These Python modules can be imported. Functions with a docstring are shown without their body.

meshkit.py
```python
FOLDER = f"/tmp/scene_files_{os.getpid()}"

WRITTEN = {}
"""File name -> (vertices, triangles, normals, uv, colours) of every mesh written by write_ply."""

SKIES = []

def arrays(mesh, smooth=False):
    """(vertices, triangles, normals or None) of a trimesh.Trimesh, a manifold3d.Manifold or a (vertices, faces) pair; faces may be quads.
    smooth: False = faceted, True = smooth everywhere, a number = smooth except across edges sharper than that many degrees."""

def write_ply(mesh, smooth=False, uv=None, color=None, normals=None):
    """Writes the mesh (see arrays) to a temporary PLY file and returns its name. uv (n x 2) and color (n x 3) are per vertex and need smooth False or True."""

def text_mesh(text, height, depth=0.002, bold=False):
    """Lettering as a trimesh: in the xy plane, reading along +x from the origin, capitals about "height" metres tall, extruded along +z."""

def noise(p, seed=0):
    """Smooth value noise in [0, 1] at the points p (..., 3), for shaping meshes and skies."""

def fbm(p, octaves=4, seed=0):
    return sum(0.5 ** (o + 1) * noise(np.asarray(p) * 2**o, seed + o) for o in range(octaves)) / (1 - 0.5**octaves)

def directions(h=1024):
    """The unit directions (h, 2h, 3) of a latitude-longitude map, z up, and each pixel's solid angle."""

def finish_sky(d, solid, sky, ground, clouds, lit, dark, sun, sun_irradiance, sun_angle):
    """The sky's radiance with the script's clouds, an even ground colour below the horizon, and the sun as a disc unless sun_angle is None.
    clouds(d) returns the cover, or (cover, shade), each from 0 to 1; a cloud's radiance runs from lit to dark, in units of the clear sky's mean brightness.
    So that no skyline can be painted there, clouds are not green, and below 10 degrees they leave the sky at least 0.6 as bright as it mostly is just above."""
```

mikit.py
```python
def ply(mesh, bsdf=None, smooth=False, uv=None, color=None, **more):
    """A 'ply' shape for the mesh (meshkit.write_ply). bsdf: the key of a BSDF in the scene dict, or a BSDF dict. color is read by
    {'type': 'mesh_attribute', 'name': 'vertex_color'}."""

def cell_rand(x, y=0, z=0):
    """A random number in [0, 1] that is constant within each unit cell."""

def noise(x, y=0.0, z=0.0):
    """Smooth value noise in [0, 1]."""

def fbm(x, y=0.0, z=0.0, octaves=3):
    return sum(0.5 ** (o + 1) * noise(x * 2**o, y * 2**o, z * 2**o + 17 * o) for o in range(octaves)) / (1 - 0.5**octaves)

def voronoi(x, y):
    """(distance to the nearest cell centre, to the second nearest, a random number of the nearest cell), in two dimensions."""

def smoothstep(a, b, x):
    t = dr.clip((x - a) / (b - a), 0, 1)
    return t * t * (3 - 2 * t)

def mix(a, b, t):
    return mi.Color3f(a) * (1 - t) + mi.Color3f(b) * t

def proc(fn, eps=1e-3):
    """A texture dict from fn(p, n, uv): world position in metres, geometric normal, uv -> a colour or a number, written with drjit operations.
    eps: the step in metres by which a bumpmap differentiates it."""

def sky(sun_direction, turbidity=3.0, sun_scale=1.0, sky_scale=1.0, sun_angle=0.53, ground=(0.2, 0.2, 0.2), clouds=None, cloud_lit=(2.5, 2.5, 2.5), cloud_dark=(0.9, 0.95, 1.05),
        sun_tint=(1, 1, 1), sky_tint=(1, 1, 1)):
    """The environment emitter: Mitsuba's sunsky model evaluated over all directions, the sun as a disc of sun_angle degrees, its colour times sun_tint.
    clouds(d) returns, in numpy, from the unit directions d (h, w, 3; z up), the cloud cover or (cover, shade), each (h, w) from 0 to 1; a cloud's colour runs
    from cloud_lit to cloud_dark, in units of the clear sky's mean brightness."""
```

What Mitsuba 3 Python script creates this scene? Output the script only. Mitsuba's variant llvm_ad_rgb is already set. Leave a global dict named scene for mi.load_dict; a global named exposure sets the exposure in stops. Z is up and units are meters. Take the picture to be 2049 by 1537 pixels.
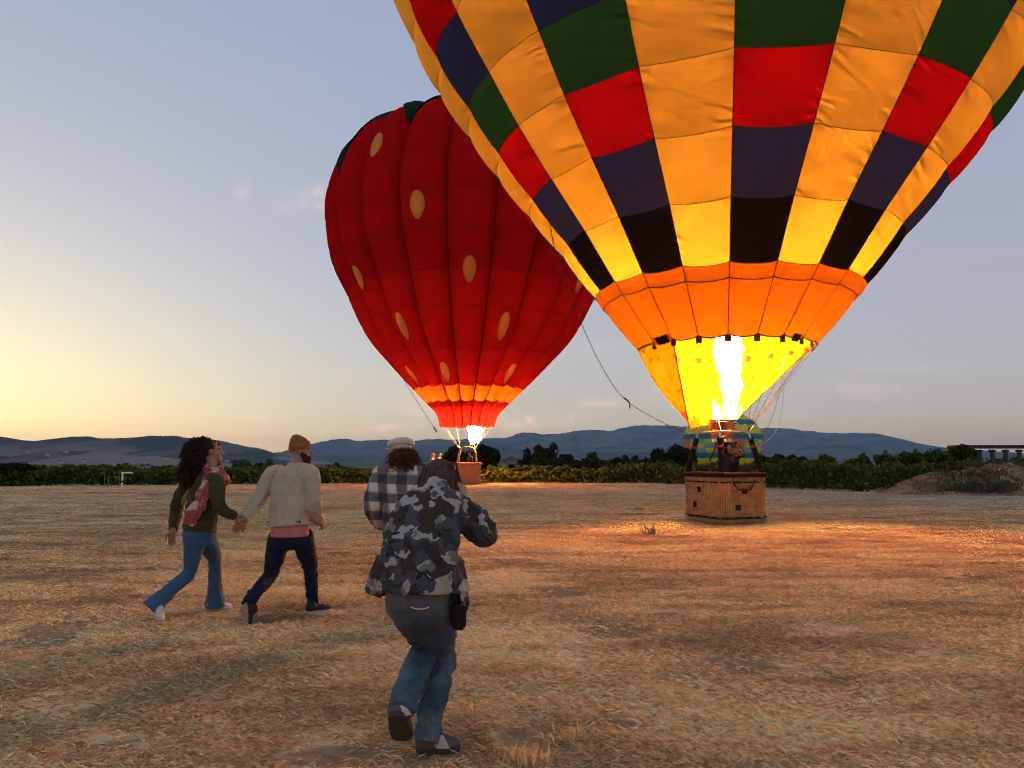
import math, random
import numpy as np, trimesh, drjit as dr, mitsuba as mi
import mikit, meshkit
from mikit import noise, fbm, voronoi, cell_rand, smoothstep, mix
from scipy.interpolate import PchipInterpolator
from scipy.spatial import cKDTree

T = mi.ScalarTransform4f
scene, labels = {}, {}

# ---------------------------------------------------------------- camera
F, CX, CY, EYE = 1548.0, 1024.5, 768.5, 1.5          # focal length in pixels of a 2049 x 1537 frame, eye height
PITCH = math.atan(146.5 / F)
CP, SP = math.cos(PITCH), math.sin(PITCH)
scene['camera'] = dict(type='perspective', fov=math.degrees(2 * math.atan(1024.5 / F)), fov_axis='x', near_clip=0.05, far_clip=40000.0,
                       to_world=T().look_at(origin=[0, 0, EYE], target=[0, CP * 10, EYE + SP * 10], up=[0, 0, 1]))
exposure = 0.60


# ---------------------------------------------------------------- sky: dusk, the sun just under the hills to the left
def sky_clouds(d):
    e = np.arcsin(np.clip(d[..., 2], -1, 1))
    t = np.clip(e / math.radians(35), 0, 1) ** 0.6
    cover, shade = 0.32 * (1 - t) + 0.58 * t, 0.55 * (1 - t) + t
    az = np.degrees(np.arctan2(d[..., 0], d[..., 1]))
    el = np.degrees(e)
    # thin wisps of cirrus: broken streaks, mostly low over the hills
    streak = meshkit.fbm(np.stack([az * 0.16, el * 0.9 + az * 0.05, az * 0], -1) + 40, 5, seed=3)
    low = np.exp(-((el - 3.2) / 2.6) ** 2)
    w = np.clip((streak - 0.60) / 0.16, 0, 1) * (0.02 + 0.25 * low) * np.clip((el + 1) / 3, 0, 1)
    puff = meshkit.fbm(np.stack([az * 1.6, el * 2.2, az * 0], -1) + 7, 4, seed=9)
    w2 = np.clip((puff - 0.45) / 0.3, 0, 1)
    for a0, e0, sa, se, k in ((-19.7, 18.4, 0.45, 0.6, 0.45), (-15.3, 17.9, 1.8, 0.6, 0.40), (-14.4, 18.9, 1.0, 0.4, 0.32), (-9.5, 2.1, 2.6, 0.28, 0.9),
                              (1.8, 2.6, 3.0, 0.55, 0.8), (5.5, 7.9, 3.4, 0.55, 0.22), (-11, 6.0, 4.0, 0.35, 0.2)):
        g = np.exp(-((az - a0) / sa) ** 2 - ((el - e0 - 0.08 * (az - a0)) / se) ** 2)
        w = w + k * g * (0.25 + 0.75 * w2)
    w = np.clip(w, 0, 1)
    cover = cover + (1 - cover) * w * 0.75
    shade = shade * (1 - w)
    return cover, shade


SUN_AZ, SUN_EL = math.radians(-41), math.radians(4.0)
MEAN = 0.130
scene['sky'] = mikit.sky([math.sin(SUN_AZ) * math.cos(SUN_EL), math.cos(SUN_AZ) * math.cos(SUN_EL), math.sin(SUN_EL)], turbidity=3.0, sun_scale=0.0,
                         sky_scale=1.0, sky_tint=(2.75, 4.0, 6.4), ground=(0.22, 0.17, 0.12), clouds=sky_clouds,
                         cloud_lit=tuple(np.array([1.00, 0.62, 0.48]) / MEAN), cloud_dark=tuple(np.array([0.325, 0.368, 0.49]) / MEAN))


# ---------------------------------------------------------------- helpers
def ray(px, py):
    u, v = (px - CX) / F, -(py - CY) / F
    return np.array([u, CP - v * SP, SP + v * CP])


def at(px, py, y):
    """The point y metres ahead that the photograph shows at this pixel."""
    d = ray(px, py)
    return np.array([0, 0, EYE]) + d * (y / d[1])


def ground_at(px, py, z=0.0):
    d = ray(px, py)
    return np.array([0, 0, EYE]) + d * ((z - EYE) / d[2])


def number(key):
    k, n = key, 0
    while k in scene or k in labels:
        n += 1
        k = f'{key}_{n:03d}'
    return k


def tag(key, label, cat=None, group=None, kind=None):
    labels[key] = {a: b for a, b in (('label', label), ('category', cat), ('group', group), ('kind', kind)) if b}
    return key


def thing(name, label, cat, group=None):
    return tag(number(name), label, cat, group)


def obj(name, mesh, bsdf, parent=None, smooth=False, label=None, kind=None, **kw):
    if isinstance(mesh, list):
        mesh = cat(mesh)
    full = number(f'{parent}__{name}' if parent else name)
    scene[full] = mikit.ply(mesh, bsdf, smooth=smooth, **kw)
    if label or kind:
        labels[full] = {a: b for a, b in (('label', label), ('kind', kind)) if b}
    return full


def VF(m):
    return (np.asarray(m.vertices), np.asarray(m.faces)) if hasattr(m, 'vertices') else (np.asarray(m[0], float), np.asarray(m[1], int))


def cat(ms):
    vs, fs, n = [], [], 0
    for m in ms:
        v, f = VF(m)
        if f.shape[1] == 4:
            f = np.vstack([f[:, [0, 1, 2]], f[:, [0, 2, 3]]])
        vs.append(v); fs.append(f + n); n += len(v)
    return np.vstack(vs), np.vstack(fs)


def tube(pts, r, sides=8, cap=True):
    p = np.asarray(pts, float)
    n = len(p)
    r = np.broadcast_to(r, (n,))
    t = np.gradient(p, axis=0)
    t /= np.linalg.norm(t, axis=1, keepdims=True) + 1e-12
    a = np.zeros_like(p)
    ref = np.array([0, 0, 1.0]) if abs(t[0, 2]) < 0.9 else np.array([1.0, 0, 0])
    a[0] = np.cross(t[0], ref)
    for i in range(n):
        q = a[i - 1] if i else a[0]
        q = q - t[i] * np.dot(q, t[i])
        a[i] = q / (np.linalg.norm(q) + 1e-12)
    b = np.cross(t, a)
    ang = np.arange(sides) * 2 * np.pi / sides
    v = (p[:, None] + r[:, None, None] * (np.cos(ang)[None, :, None] * a[:, None] + np.sin(ang)[None, :, None] * b[:, None])).reshape(-1, 3)
    i, j = np.meshgrid(np.arange(n - 1), np.arange(sides), indexing='ij')
    k = (j + 1) % sides
    q = np.stack([i * sides + j, i * sides + k, (i + 1) * sides + k, (i + 1) * sides + j], -1).reshape(-1, 4)
    f = np.vstack([q[:, [0, 1, 2]], q[:, [0, 2, 3]]])
    if cap:
        v = np.vstack([v, p[:1], p[-1:]])
        c0, c1, e = n * sides, n * sides + 1, (n - 1) * sides
        jj = np.arange(sides); kk = (jj + 1) % sides
        f = np.vstack([f, np.stack([kk, jj, jj * 0 + c0], 1), np.stack([e + jj, e + kk, jj * 0 + c1], 1)])
    return v, f


def box(c, s, rot=0.0, bev=0.0):
    """A box with chamfered edges; rot about z in radians."""
    s = np.asarray(s, float) / 2
    b = min(bev, s.min() * 0.9)
    pts = []
    for sx in (-1, 1):
        for sy in (-1, 1):
            for sz in (-1, 1):
                if b > 0:
                    for k in range(3):
                        q = s - b; q[k] = s[k]
                        pts.append(q * (sx, sy, sz))
                else:
                    pts.append(s * (sx, sy, sz))
    m = trimesh.convex.convex_hull(np.array(pts))
    R = np.array([[math.cos(rot), -math.sin(rot), 0], [math.sin(rot), math.cos(rot), 0], [0, 0, 1]])
    return np.asarray(m.vertices) @ R.T + np.asarray(c), np.asarray(m.faces)


def grid_mesh(P):
    """P: (n, m, 3) points -> quads as triangles."""
    n, m = P.shape[:2]
    i, j = np.meshgrid(np.arange(n - 1), np.arange(m - 1), indexing='ij')
    a = (i * m + j).ravel()
    f = np.vstack([np.stack([a, a + 1, a + m + 1], 1), np.stack([a, a + m + 1, a + m], 1)])
    return P.reshape(-1, 3), f


def norm(v):
    v = np.asarray(v, float)
    return v / (np.linalg.norm(v) + 1e-12)


def hexc(r, g, b):
    return {'type': 'rgb', 'value': [r, g, b]}


def mat(name, color, rough=0.7, spec=0.3, **kw):
    c = mikit.proc(color) if callable(color) else hexc(*color)
    scene[name] = {'type': 'twosided', 'bsdf': {'type': 'principled', 'base_color': c, 'roughness': rough, 'specular': spec, **kw}}
    return name


def bumped(name, color, bump, scale, eps=2e-3, rough=0.8, spec=0.25, **kw):
    c = mikit.proc(color) if callable(color) else hexc(*color)
    scene[name] = {'type': 'twosided', 'bsdf': {'type': 'bumpmap', 'texture': mikit.proc(bump, eps=eps), 'scale': scale,
                   'bsdf': {'type': 'principled', 'base_color': c, 'roughness': rough, 'specular': spec, **kw}}}
    return name


def leafmat(name, color, trans=0.6, rough=0.6):
    c = mikit.proc(color) if callable(color) else hexc(*color)
    scene[name] = {'type': 'principledthin', 'base_color': c, 'roughness': rough, 'diff_trans': trans, 'spec_trans': 0.0, 'eta': 1.3}
    return name


rng = np.random.default_rng(11)
# ---------------------------------------------------------------- ground, hills, haze
EDGE_X = np.array([-400, -60, -27, -10, 0, 8, 13, 17, 21, 26, 40, 400.0])
EDGE_Y = np.array([37, 38.5, 40.0, 44, 46, 44.5, 36, 31, 29, 27, 24, 24.0])


def edge_y(x):
    return np.interp(x, EDGE_X, EDGE_Y)


def height(x, y):
    x, y = np.asarray(x, float), np.asarray(y, float)
    p = np.stack([x, y, x * 0], -1)
    h = 0.05 * (meshkit.fbm(p * 0.35, 3, 1) - 0.5) + 0.10 * (meshkit.fbm(p * 0.06, 2, 2) - 0.5)
    t = np.maximum(y - edge_y(x) - 4, 0)
    right = np.clip((x - 9) / 12, 0, 1) * np.exp(-((y - 46) / 28) ** 2)
    fall = -7.0 * (1 - np.exp(-t / 60)) * (1 - 0.9 * np.clip((x - 12) / 20, 0, 1) * np.exp(-t / 60)) - 16 * (1 - np.exp(-t / 900))
    return h * np.clip(1 - t / 40, 0.2, 1) + fall + 0.55 * right * np.clip(t / 6, 0, 1)


# bare, scuffed spots in the straw and one painted foot shadow: centre, half width, half depth
BARE_AND_SHADE = [(*ground_at(px, py)[:2], a, b) for px, py, a, b in ((90, 1138, .34, .12), (205, 1138, .42, .16), (305, 1140, .40, .08), (35, 1158, .55, .20), (110, 1262, .42, .16), (70, 1285, .40, .14),
        (1238, 1262, .36, .15), (1335, 1232, .24, .09), (1130, 1190, .30, .10), (1062, 1137, .34, .10), (1480, 1335, .30, .14), (1690, 1380, .10, .14), (1040, 1475, .16, .08), (1240, 1447, .12, .05),
        (610, 1350, .22, .10), (200, 1505, .22, .10), (720, 1512, .40, .10), (1090, 1182, .30, .08), (1500, 1205, .3, .08), (1930, 1165, .35, .12), (1290, 1030, .9, .25), (1700, 1062, .8, .22), (560, 1238, .5, .12))]  # last one paints the shadow at the running man's feet


def ground_colour(p, n, uv):
    x, y = p.x, p.y
    d = dr.sqrt(x * x + y * y)
    big = fbm(x * 0.22, y * 0.35, 0.0, octaves=4)
    mid = fbm(x * 1.4, y * 2.6, 3.0, octaves=4)
    fine = fbm(x * 9, y * 16, 5.0, octaves=3)
    c = mix((0.62, 0.45, 0.225), (0.46, 0.325, 0.155), smoothstep(0.35, 0.7, mid))
    c = mix(c, (0.70, 0.52, 0.28), smoothstep(0.5, 0.75, big) * 0.6)
    c = c * (0.72 + 0.56 * fine)
    soil = smoothstep(0.66, 0.72, fbm(x * 0.55 + 9, y * 1.5, 1.0, octaves=4) + 0.10 * (fine - 0.5))
    c = mix(c, mi.Color3f(0.20, 0.135, 0.085) * (0.8 + 0.4 * fine), soil * 0.85)
    spot = mi.Float(0)
    for cx, cy, a, b in BARE_AND_SHADE:
        spot = dr.maximum(spot, 1 - dr.sqrt(dr.square((x - cx) / a) + dr.square((y - cy) / (b * 2.2))))
    c = mix(c, mi.Color3f(0.16, 0.105, 0.068) * (0.75 + 0.5 * fine), smoothstep(-0.05, 0.35, spot + 0.7 * (mid - 0.5)) * 0.7)
    # greyer trodden earth to the right, beyond the basket
    track = smoothstep(5, 13, x) * smoothstep(20, 26, y) * (0.6 + 0.4 * big)
    c = mix(c, mi.Color3f(0.36, 0.29, 0.22) * (0.75 + 0.5 * fine), dr.clip(track, 0, 1) * 0.8)
    # beyond the field: dull green farmland
    far = smoothstep(48, 70, y)
    g = mix((0.06, 0.075, 0.035), (0.15, 0.12, 0.07), smoothstep(0.4, 0.65, fbm(x * 0.01, y * 0.004, 2.0, octaves=4)))
    return mix(c, g, far)


def ground_bump(p, n, uv):
    return fbm(p.x * 14, p.y * 20, 0.0, octaves=4) + 0.6 * fbm(p.x * 3, p.y * 5, 2.0, octaves=2)


bumped('ground_mat', ground_colour, ground_bump, 0.05, eps=6e-3, rough=1.0, spec=0.0)
ys = np.concatenate([np.linspace(-30, 2, 14)[:-1], np.linspace(2, 16, 80)[:-1], np.linspace(16, 62, 90)[:-1], np.geomspace(62, 20000, 60)])
us = np.linspace(-1, 1, 121)
us = np.sign(us) * (0.25 * np.abs(us) + 0.75 * np.abs(us) ** 3)
W = np.maximum(np.abs(ys) * 1.6, 40)
P = np.stack([us[None, :] * W[:, None], np.broadcast_to(ys[:, None], (len(ys), len(us)))], -1)
obj('ground', grid_mesh(np.concatenate([P, height(P[..., 0], P[..., 1])[..., None]], -1)), 'ground_mat', smooth=True)
tag('ground', 'dry straw covered field with bare earth patches', kind='structure')


def ridge(name, pts, D, depth, col, rough_amp, seed, spurs, label):
    """A range of hills: its skyline at distance D, slopes with spurs falling towards us by 'depth' metres and away behind."""
    px, py = np.array(pts, float).T
    sky = np.array([at(a, b, D) for a, b in zip(px, py)])
    xs = np.linspace(sky[0, 0], sky[-1, 0], 420)
    zs = PchipInterpolator(sky[:, 0], sky[:, 2])(xs)
    base = height(np.array([0.0]), np.array([D]))[0] - 8
    t = np.concatenate([np.linspace(-0.5, 0, 8)[:-1], np.linspace(0, 1, 44)])
    X, Tt = np.meshgrid(xs, t)
    p = np.stack([X / spurs, Tt * 1.3, X * 0], -1)
    spur = meshkit.fbm(p + seed, 5, seed) - 0.5
    fall = np.where(Tt > 0, (1 - np.abs(Tt)) ** 1.25, 1 - 1.6 * np.abs(Tt))
    Z = base + (zs[None] - base) * np.clip(fall + spur * 1.1 * np.clip(np.abs(Tt) * 3, 0, 1) * (1 - np.abs(Tt)) ** 0.6, -0.05, 1.0)
    Z = Z + (meshkit.fbm(np.stack([X / 40, Tt * 9, X * 0], -1), 3, seed + 3) - 0.5) * rough_amp * np.clip(1.2 - np.abs(Tt), 0, 1)
    Y = D - Tt * depth
    obj(name, grid_mesh(np.stack([X, Y, Z], -1)), col, smooth=True)
    tag(name, label, kind='structure')


def brush(p, n, uv):
    a = fbm(p.x * 0.01, p.y * 0.006, p.z * 0.02, octaves=4)
    c = mix((0.040, 0.042, 0.030), (0.085, 0.075, 0.052), smoothstep(0.4, 0.65, a))
    f = fbm(p.x * 0.006 + 3, p.y * 0.003, 7.0, octaves=4)
    low = 1 - smoothstep(10, 60, p.z)
    return mix(c, mi.Color3f(0.22, 0.18, 0.13), smoothstep(0.51, 0.60, f) * low * 0.6)


def brush_far(p, n, uv):
    a = fbm(p.x * 0.004, p.y * 0.003, p.z * 0.01, octaves=4)
    return mix((0.035, 0.042, 0.035), (0.075, 0.07, 0.055), smoothstep(0.4, 0.65, a))


mat('hill_near_mat', brush, 0.95, 0.0)
mat('hill_far_mat', brush_far, 0.95, 0.0)
ridge('hills', [(-700, 868), (-400, 880), (-200, 872), (0, 875), (40, 880), (80, 882), (120, 876), (170, 873), (200, 877), (250, 876), (300, 873), (345, 872), (375, 876),
                (420, 880), (470, 888), (520, 898), (560, 911), (600, 921), (640, 931), (700, 938), (760, 942)], 2600, 1100, 'hill_near_mat', 5, 5, 130,
      'brown brush covered hills with pale clearings along the left skyline')
ridge('hills_001', [(440, 932), (520, 926), (620, 915), (700, 905), (780, 912), (850, 906), (930, 898), (1000, 893), (1080, 903), (1180, 900), (1290, 896), (1400, 905),
                    (1520, 899), (1600, 893), (1700, 890), (1800, 899), (1900, 912), (2049, 922), (2300, 930), (2600, 935)], 5200, 1500, 'hill_far_mat', 10, 21, 260,
      'low blue foothills in front of the central mountain range')
ridge('hills_002', [(300, 930), (440, 920), (520, 910), (560, 905), (600, 893), (640, 885), (690, 878), (720, 883), (760, 880), (820, 882), (870, 878), (905, 880), (950, 877), (1010, 876),
                    (1050, 865), (1100, 869), (1180, 860), (1225, 862), (1250, 855), (1300, 851), (1370, 853), (1450, 851), (1520, 857), (1570, 857), (1630, 866),
                    (1680, 866), (1740, 867), (1780, 873), (1830, 886), (1870, 896), (1900, 898), (2000, 906), (2300, 920), (2700, 932)], 7500, 2200, 'hill_far_mat', 16, 33, 420,
      'hazy blue mountain range along the middle and right skyline')

scene['haze_air'] = {'type': 'homogeneous', 'albedo': {'type': 'rgb', 'value': [0.95, 0.95, 0.95]}, 'sigma_t': {'type': 'rgb', 'value': [2.9e-5, 4.4e-5, 7.4e-5]}}
scene['haze'] = {'type': 'cube', 'to_world': T().translate([0, 7000, 115]).scale([12000, 8600, 235]), 'bsdf': {'type': 'null'}, 'interior': {'type': 'ref', 'id': 'haze_air'}}
tag('haze', 'thin dusk haze lying over the valley and the hills', kind='stuff')
scene['camera']['medium'] = {'type': 'ref', 'id': 'haze_air'}
# ---------------------------------------------------------------- balloons
def fabric(name, color, trans=1.0, k=1.0, stain=False):
    def wrinkles(p, n, uv):
        s = dr.abs(uv.x - 0.5) * 2
        near = smoothstep(0.25, 1.0, s)
        q = uv.y * 6.5 + (uv.x - 0.5) * 4 + 2.5 * fbm(uv.x * 2.0, uv.y * 2 + 3, 1.0, octaves=2)
        w = noise(q * 2.2, uv.x * 2.2, 0.5) * (0.25 + 0.75 * near) * smoothstep(0.12, 0.55, noise(uv.x * 2 + p.x * .3, uv.y * 1.7, p.z))
        return w + 0.5 * fbm(uv.x * 3, uv.y * 3, p.z * 0.3, octaves=2)

    def tone(p, n, uv):
        c = mi.Color3f(*color) * (0.88 + 0.24 * fbm(p.x * 1.3, p.y * 1.3, p.z * 1.3, octaves=3))
        if stain:                        # scorch marks and grease near the burners
            f = smoothstep(0.50, 0.70, fbm(p.x * 5, p.y * 5, p.z * 4, octaves=4) + 0.26 * (1 - smoothstep(2.0, 3.0, p.z)) - 0.05)
            c = mix(c, mi.Color3f(0.30, 0.035, 0.006), 0.85 * f)
        return c
    scene[name] = {'type': 'bumpmap', 'texture': mikit.proc(wrinkles, eps=8e-3), 'scale': 0.06 * k,
                   'bsdf': {'type': 'principledthin', 'base_color': mikit.proc(tone), 'roughness': 0.55, 'diff_trans': trans, 'spec_trans': 0.0, 'eta': 1.3}}
    return name


YELLOW = fabric('yellow_fabric', (0.92, 0.65, 0.10), 0.80)
RED = fabric('red_fabric', (0.50, 0.007, 0.012), 0.62)
NAVY = fabric('navy_fabric', (0.028, 0.045, 0.145), 0.14)
GREEN = fabric('green_fabric', (0.016, 0.095, 0.034), 0.4)
BLACK = fabric('black_fabric', (0.010, 0.010, 0.011), 0.08)
ORANGE = fabric('orange_fabric', (0.85, 0.24, 0.012), 0.155, 0.4)
SCOOP = fabric('scoop_fabric', (0.40, 0.20, 0.008), 0.30, 0.6, stain=True)
BERRY = fabric('berry_fabric', (0.38, 0.010, 0.016), 1.15, 0.6)
BERRY_ORANGE = fabric('berry_orange_fabric', (0.85, 0.25, 0.03), 0.9, 0.6)
BERRY_DARK = fabric('berry_dark_fabric', (0.30, 0.012, 0.012), 0.4, 0.5)
SEED = fabric('seed_fabric', (0.78, 0.42, 0.13), 0.9, 0.3)
LEAF = fabric('calyx_fabric', (0.018, 0.055, 0.03), 0.3, 1.0)
mat('tape_mat', (0.05, 0.02, 0.012), 0.8)
mat('dark_rope_mat', (0.03, 0.03, 0.032), 0.8)
mat('pink_rope_mat', (0.75, 0.52, 0.47), 0.8)
mat('leather_mat', (0.005, 0.0035, 0.0035), 0.7, 0.12)
mat('black_mat', (0.006, 0.006, 0.0065), 0.7, 0.12)
scene['steel_mat'] = {'type': 'twosided', 'bsdf': {'type': 'principled', 'base_color': hexc(0.62, 0.58, 0.55), 'metallic': 1.0, 'roughness': 0.28}}
scene['copper_mat'] = {'type': 'twosided', 'bsdf': {'type': 'principled', 'base_color': hexc(0.45, 0.22, 0.12), 'metallic': 1.0, 'roughness': 0.35}}


class Envelope:
    def __init__(self, zk, rk, axis, N, phi, bulge=0.16, round_=0.8):
        self.f = PchipInterpolator(zk, rk)
        self.axis, self.N, self.phi, self.bulge, self.round = axis, N, phi, bulge, round_      # axis(z) -> x, y; angle 0 faces us (-y), + to the right

    def seam(self, k, z, out=0.0):
        z = np.asarray(z, float)
        x, y = self.axis(z)
        a = self.phi + k * 2 * np.pi / self.N
        r = self.f(z) + out
        return np.stack([x + r * np.sin(a), y - r * np.cos(a), z], -1)

    def point(self, k, u, z, pillow=1.0, out=0.0):
        """A point on gore k: u 0..1 across it."""
        z, u = np.asarray(z, float), np.asarray(u, float)
        a0, w = self.phi + k * 2 * np.pi / self.N, 2 * np.pi / self.N
        r = self.f(z)
        P0 = np.stack([np.sin(a0) * r, -np.cos(a0) * r], -1)
        P1 = np.stack([np.sin(a0 + w) * r, -np.cos(a0 + w) * r], -1)
        am = a0 + w / 2
        chord = 2 * r * np.sin(w / 2)
        b = self.bulge * chord * (4 * u * (1 - u)) ** self.round * pillow + out
        # outward normal: also a little along z where the profile slopes
        sl = (self.f(z + 0.02) - self.f(z - 0.02)) / 0.04
        nz = -sl / np.sqrt(1 + sl ** 2)
        nr = 1 / np.sqrt(1 + sl ** 2)
        x, y = self.axis(z)
        Q = P0 * (1 - u)[..., None] + P1 * u[..., None] + (b * nr)[..., None] * np.array([np.sin(am), -np.cos(am)])
        return np.stack([Q[..., 0] + x, Q[..., 1] + y, z + b * nz], -1)

    def panel(self, k, z0, z1, nu=10, nv=8, crease=0.12, out=0.0):
        u, v = np.meshgrid(np.linspace(0, 1, nu + 1), np.linspace(0, 1, nv + 1))
        z = z0 + (z1 - z0) * v
        pil = 1 - crease + crease * (4 * v * (1 - v)) ** 0.6
        m = grid_mesh(self.point(k, u, z, pil, out))
        return m, np.stack([u.ravel(), v.ravel() + k * 3.7 + z0], -1)


def envelope_parts(root, env, rows, colour, nu=10, skip=None, crease=0.12):
    """rows: z boundaries. One part per panel."""
    for k in range(env.N):
        for j in range(len(rows) - 1):
            c = colour(k, j)
            if c is None:
                continue
            m, uv = env.panel(k, rows[j], rows[j + 1], nu, max(4, int((rows[j + 1] - rows[j]) * 5)), crease)
            obj('panel', m, c, root, smooth=True, uv=uv)


FLAME_COLOUR = np.array([1.0, 0.30, 0.045])


def flame(name, root, axis_pts, radii, power, seed, label=None, colour=FLAME_COLOUR):
    p = np.asarray(axis_pts, float)
    t = np.linspace(0, 1, len(p))
    s = np.linspace(0, 1, 60)
    path = np.stack([PchipInterpolator(t, p[:, i])(s) for i in range(3)], 1)
    r = PchipInterpolator(np.linspace(0, 1, len(radii)), radii)(s)
    v, f = tube(path, np.maximum(r, 0.004), 32)
    c = np.vstack([np.repeat(path, 32, 0), path[:1], path[-1:]])
    q = v * np.array([5.5, 5.5, 3.2])
    n = meshkit.fbm(q + seed, 4, seed) - 0.5
    v = c + (v - c) * (1 + 1.25 * n)[:, None] + (v - c) * 0.55 * (meshkit.fbm(v * np.array([16, 16, 7]), 3, seed + 1) - 0.5)[:, None] + (meshkit.fbm(q * 0.5 + 9, 2, seed)[:, None] - 0.5) * 0.10 * np.array([1, 1, 0])
    key = obj(name, (v, f), 'flame_mat', root, label=label)
    scene[key]['emitter'] = {'type': 'area', 'radiance': {'type': 'rgb', 'value': (np.asarray(colour) * power).tolist()}}
    return key


mat('flame_mat', (0.0, 0.0, 0.0), 1.0, 0.0)

# ---- the checkered balloon, 18 m away
BX, BY = 5.003, 18.0
axis_a = lambda z: (BX + 0.012 * (z - 4), BY - 0.05 * (z - 4))
ZA = [4.078, 5.372, 6.422, 7.441, 8.472, 9.489, 10.61]
RA = [1.956, 2.969, 3.731, 4.536, 5.308, 5.987, 6.709]
env_a = Envelope(ZA + [11.8, 13.5, 15.5, 17.5, 19.5, 21.5, 23, 24.2, 24.8], RA + [7.3, 7.95, 8.4, 8.5, 8.1, 7.0, 5.4, 3.2, 0.8], axis_a, 20, -0.239, 0.18)
balloon = thing('hot_air_balloon', 'large balloon checkered in yellow, red, green and navy rising over the wicker basket', 'hot air balloon')
Z_STRIP = 5.10
rows = [4.078, Z_STRIP, 5.372] + ZA[2:] + [11.8, 14.5, 17.5, 21.0, 24.8]


def colour_a(k, j):
    if j < 2:
        return ORANGE
    if k % 2:
        return YELLOW
    return [BLACK, NAVY, RED, GREEN, NAVY, RED, GREEN, NAVY, RED, NAVY][j - 2]


envelope_parts(balloon, env_a, rows, colour_a, 10, crease=0.2)
zz = np.linspace(4.06, 24.6, 60)
for k in range(20):
    obj('load_tape', tube(env_a.seam(k, zz, 0.003), 0.009, 5), 'tape_mat', balloon)
for j, z in enumerate(rows[:9]):
    if j == 0:
        continue
    ring = np.concatenate([env_a.point(k, np.linspace(0, 1, 9)[:-1], np.full(8, z), 0.80, 0.004) for k in range(20)])
    obj('seam_tape', tube(np.vstack([ring, ring[:1]]), 0.0045 if j > 1 else 0.009, 5), 'tape_mat', balloon)
ring = np.concatenate([env_a.point(k, np.linspace(0, 1, 9)[:-1], np.full(8, ZA[0]), 1.0, 0.0) for k in range(20)])
obj('mouth_hem', tube(np.vstack([ring, ring[:1]]), 0.014, 6), 'tape_mat', balloon)
key_tab = []
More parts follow.
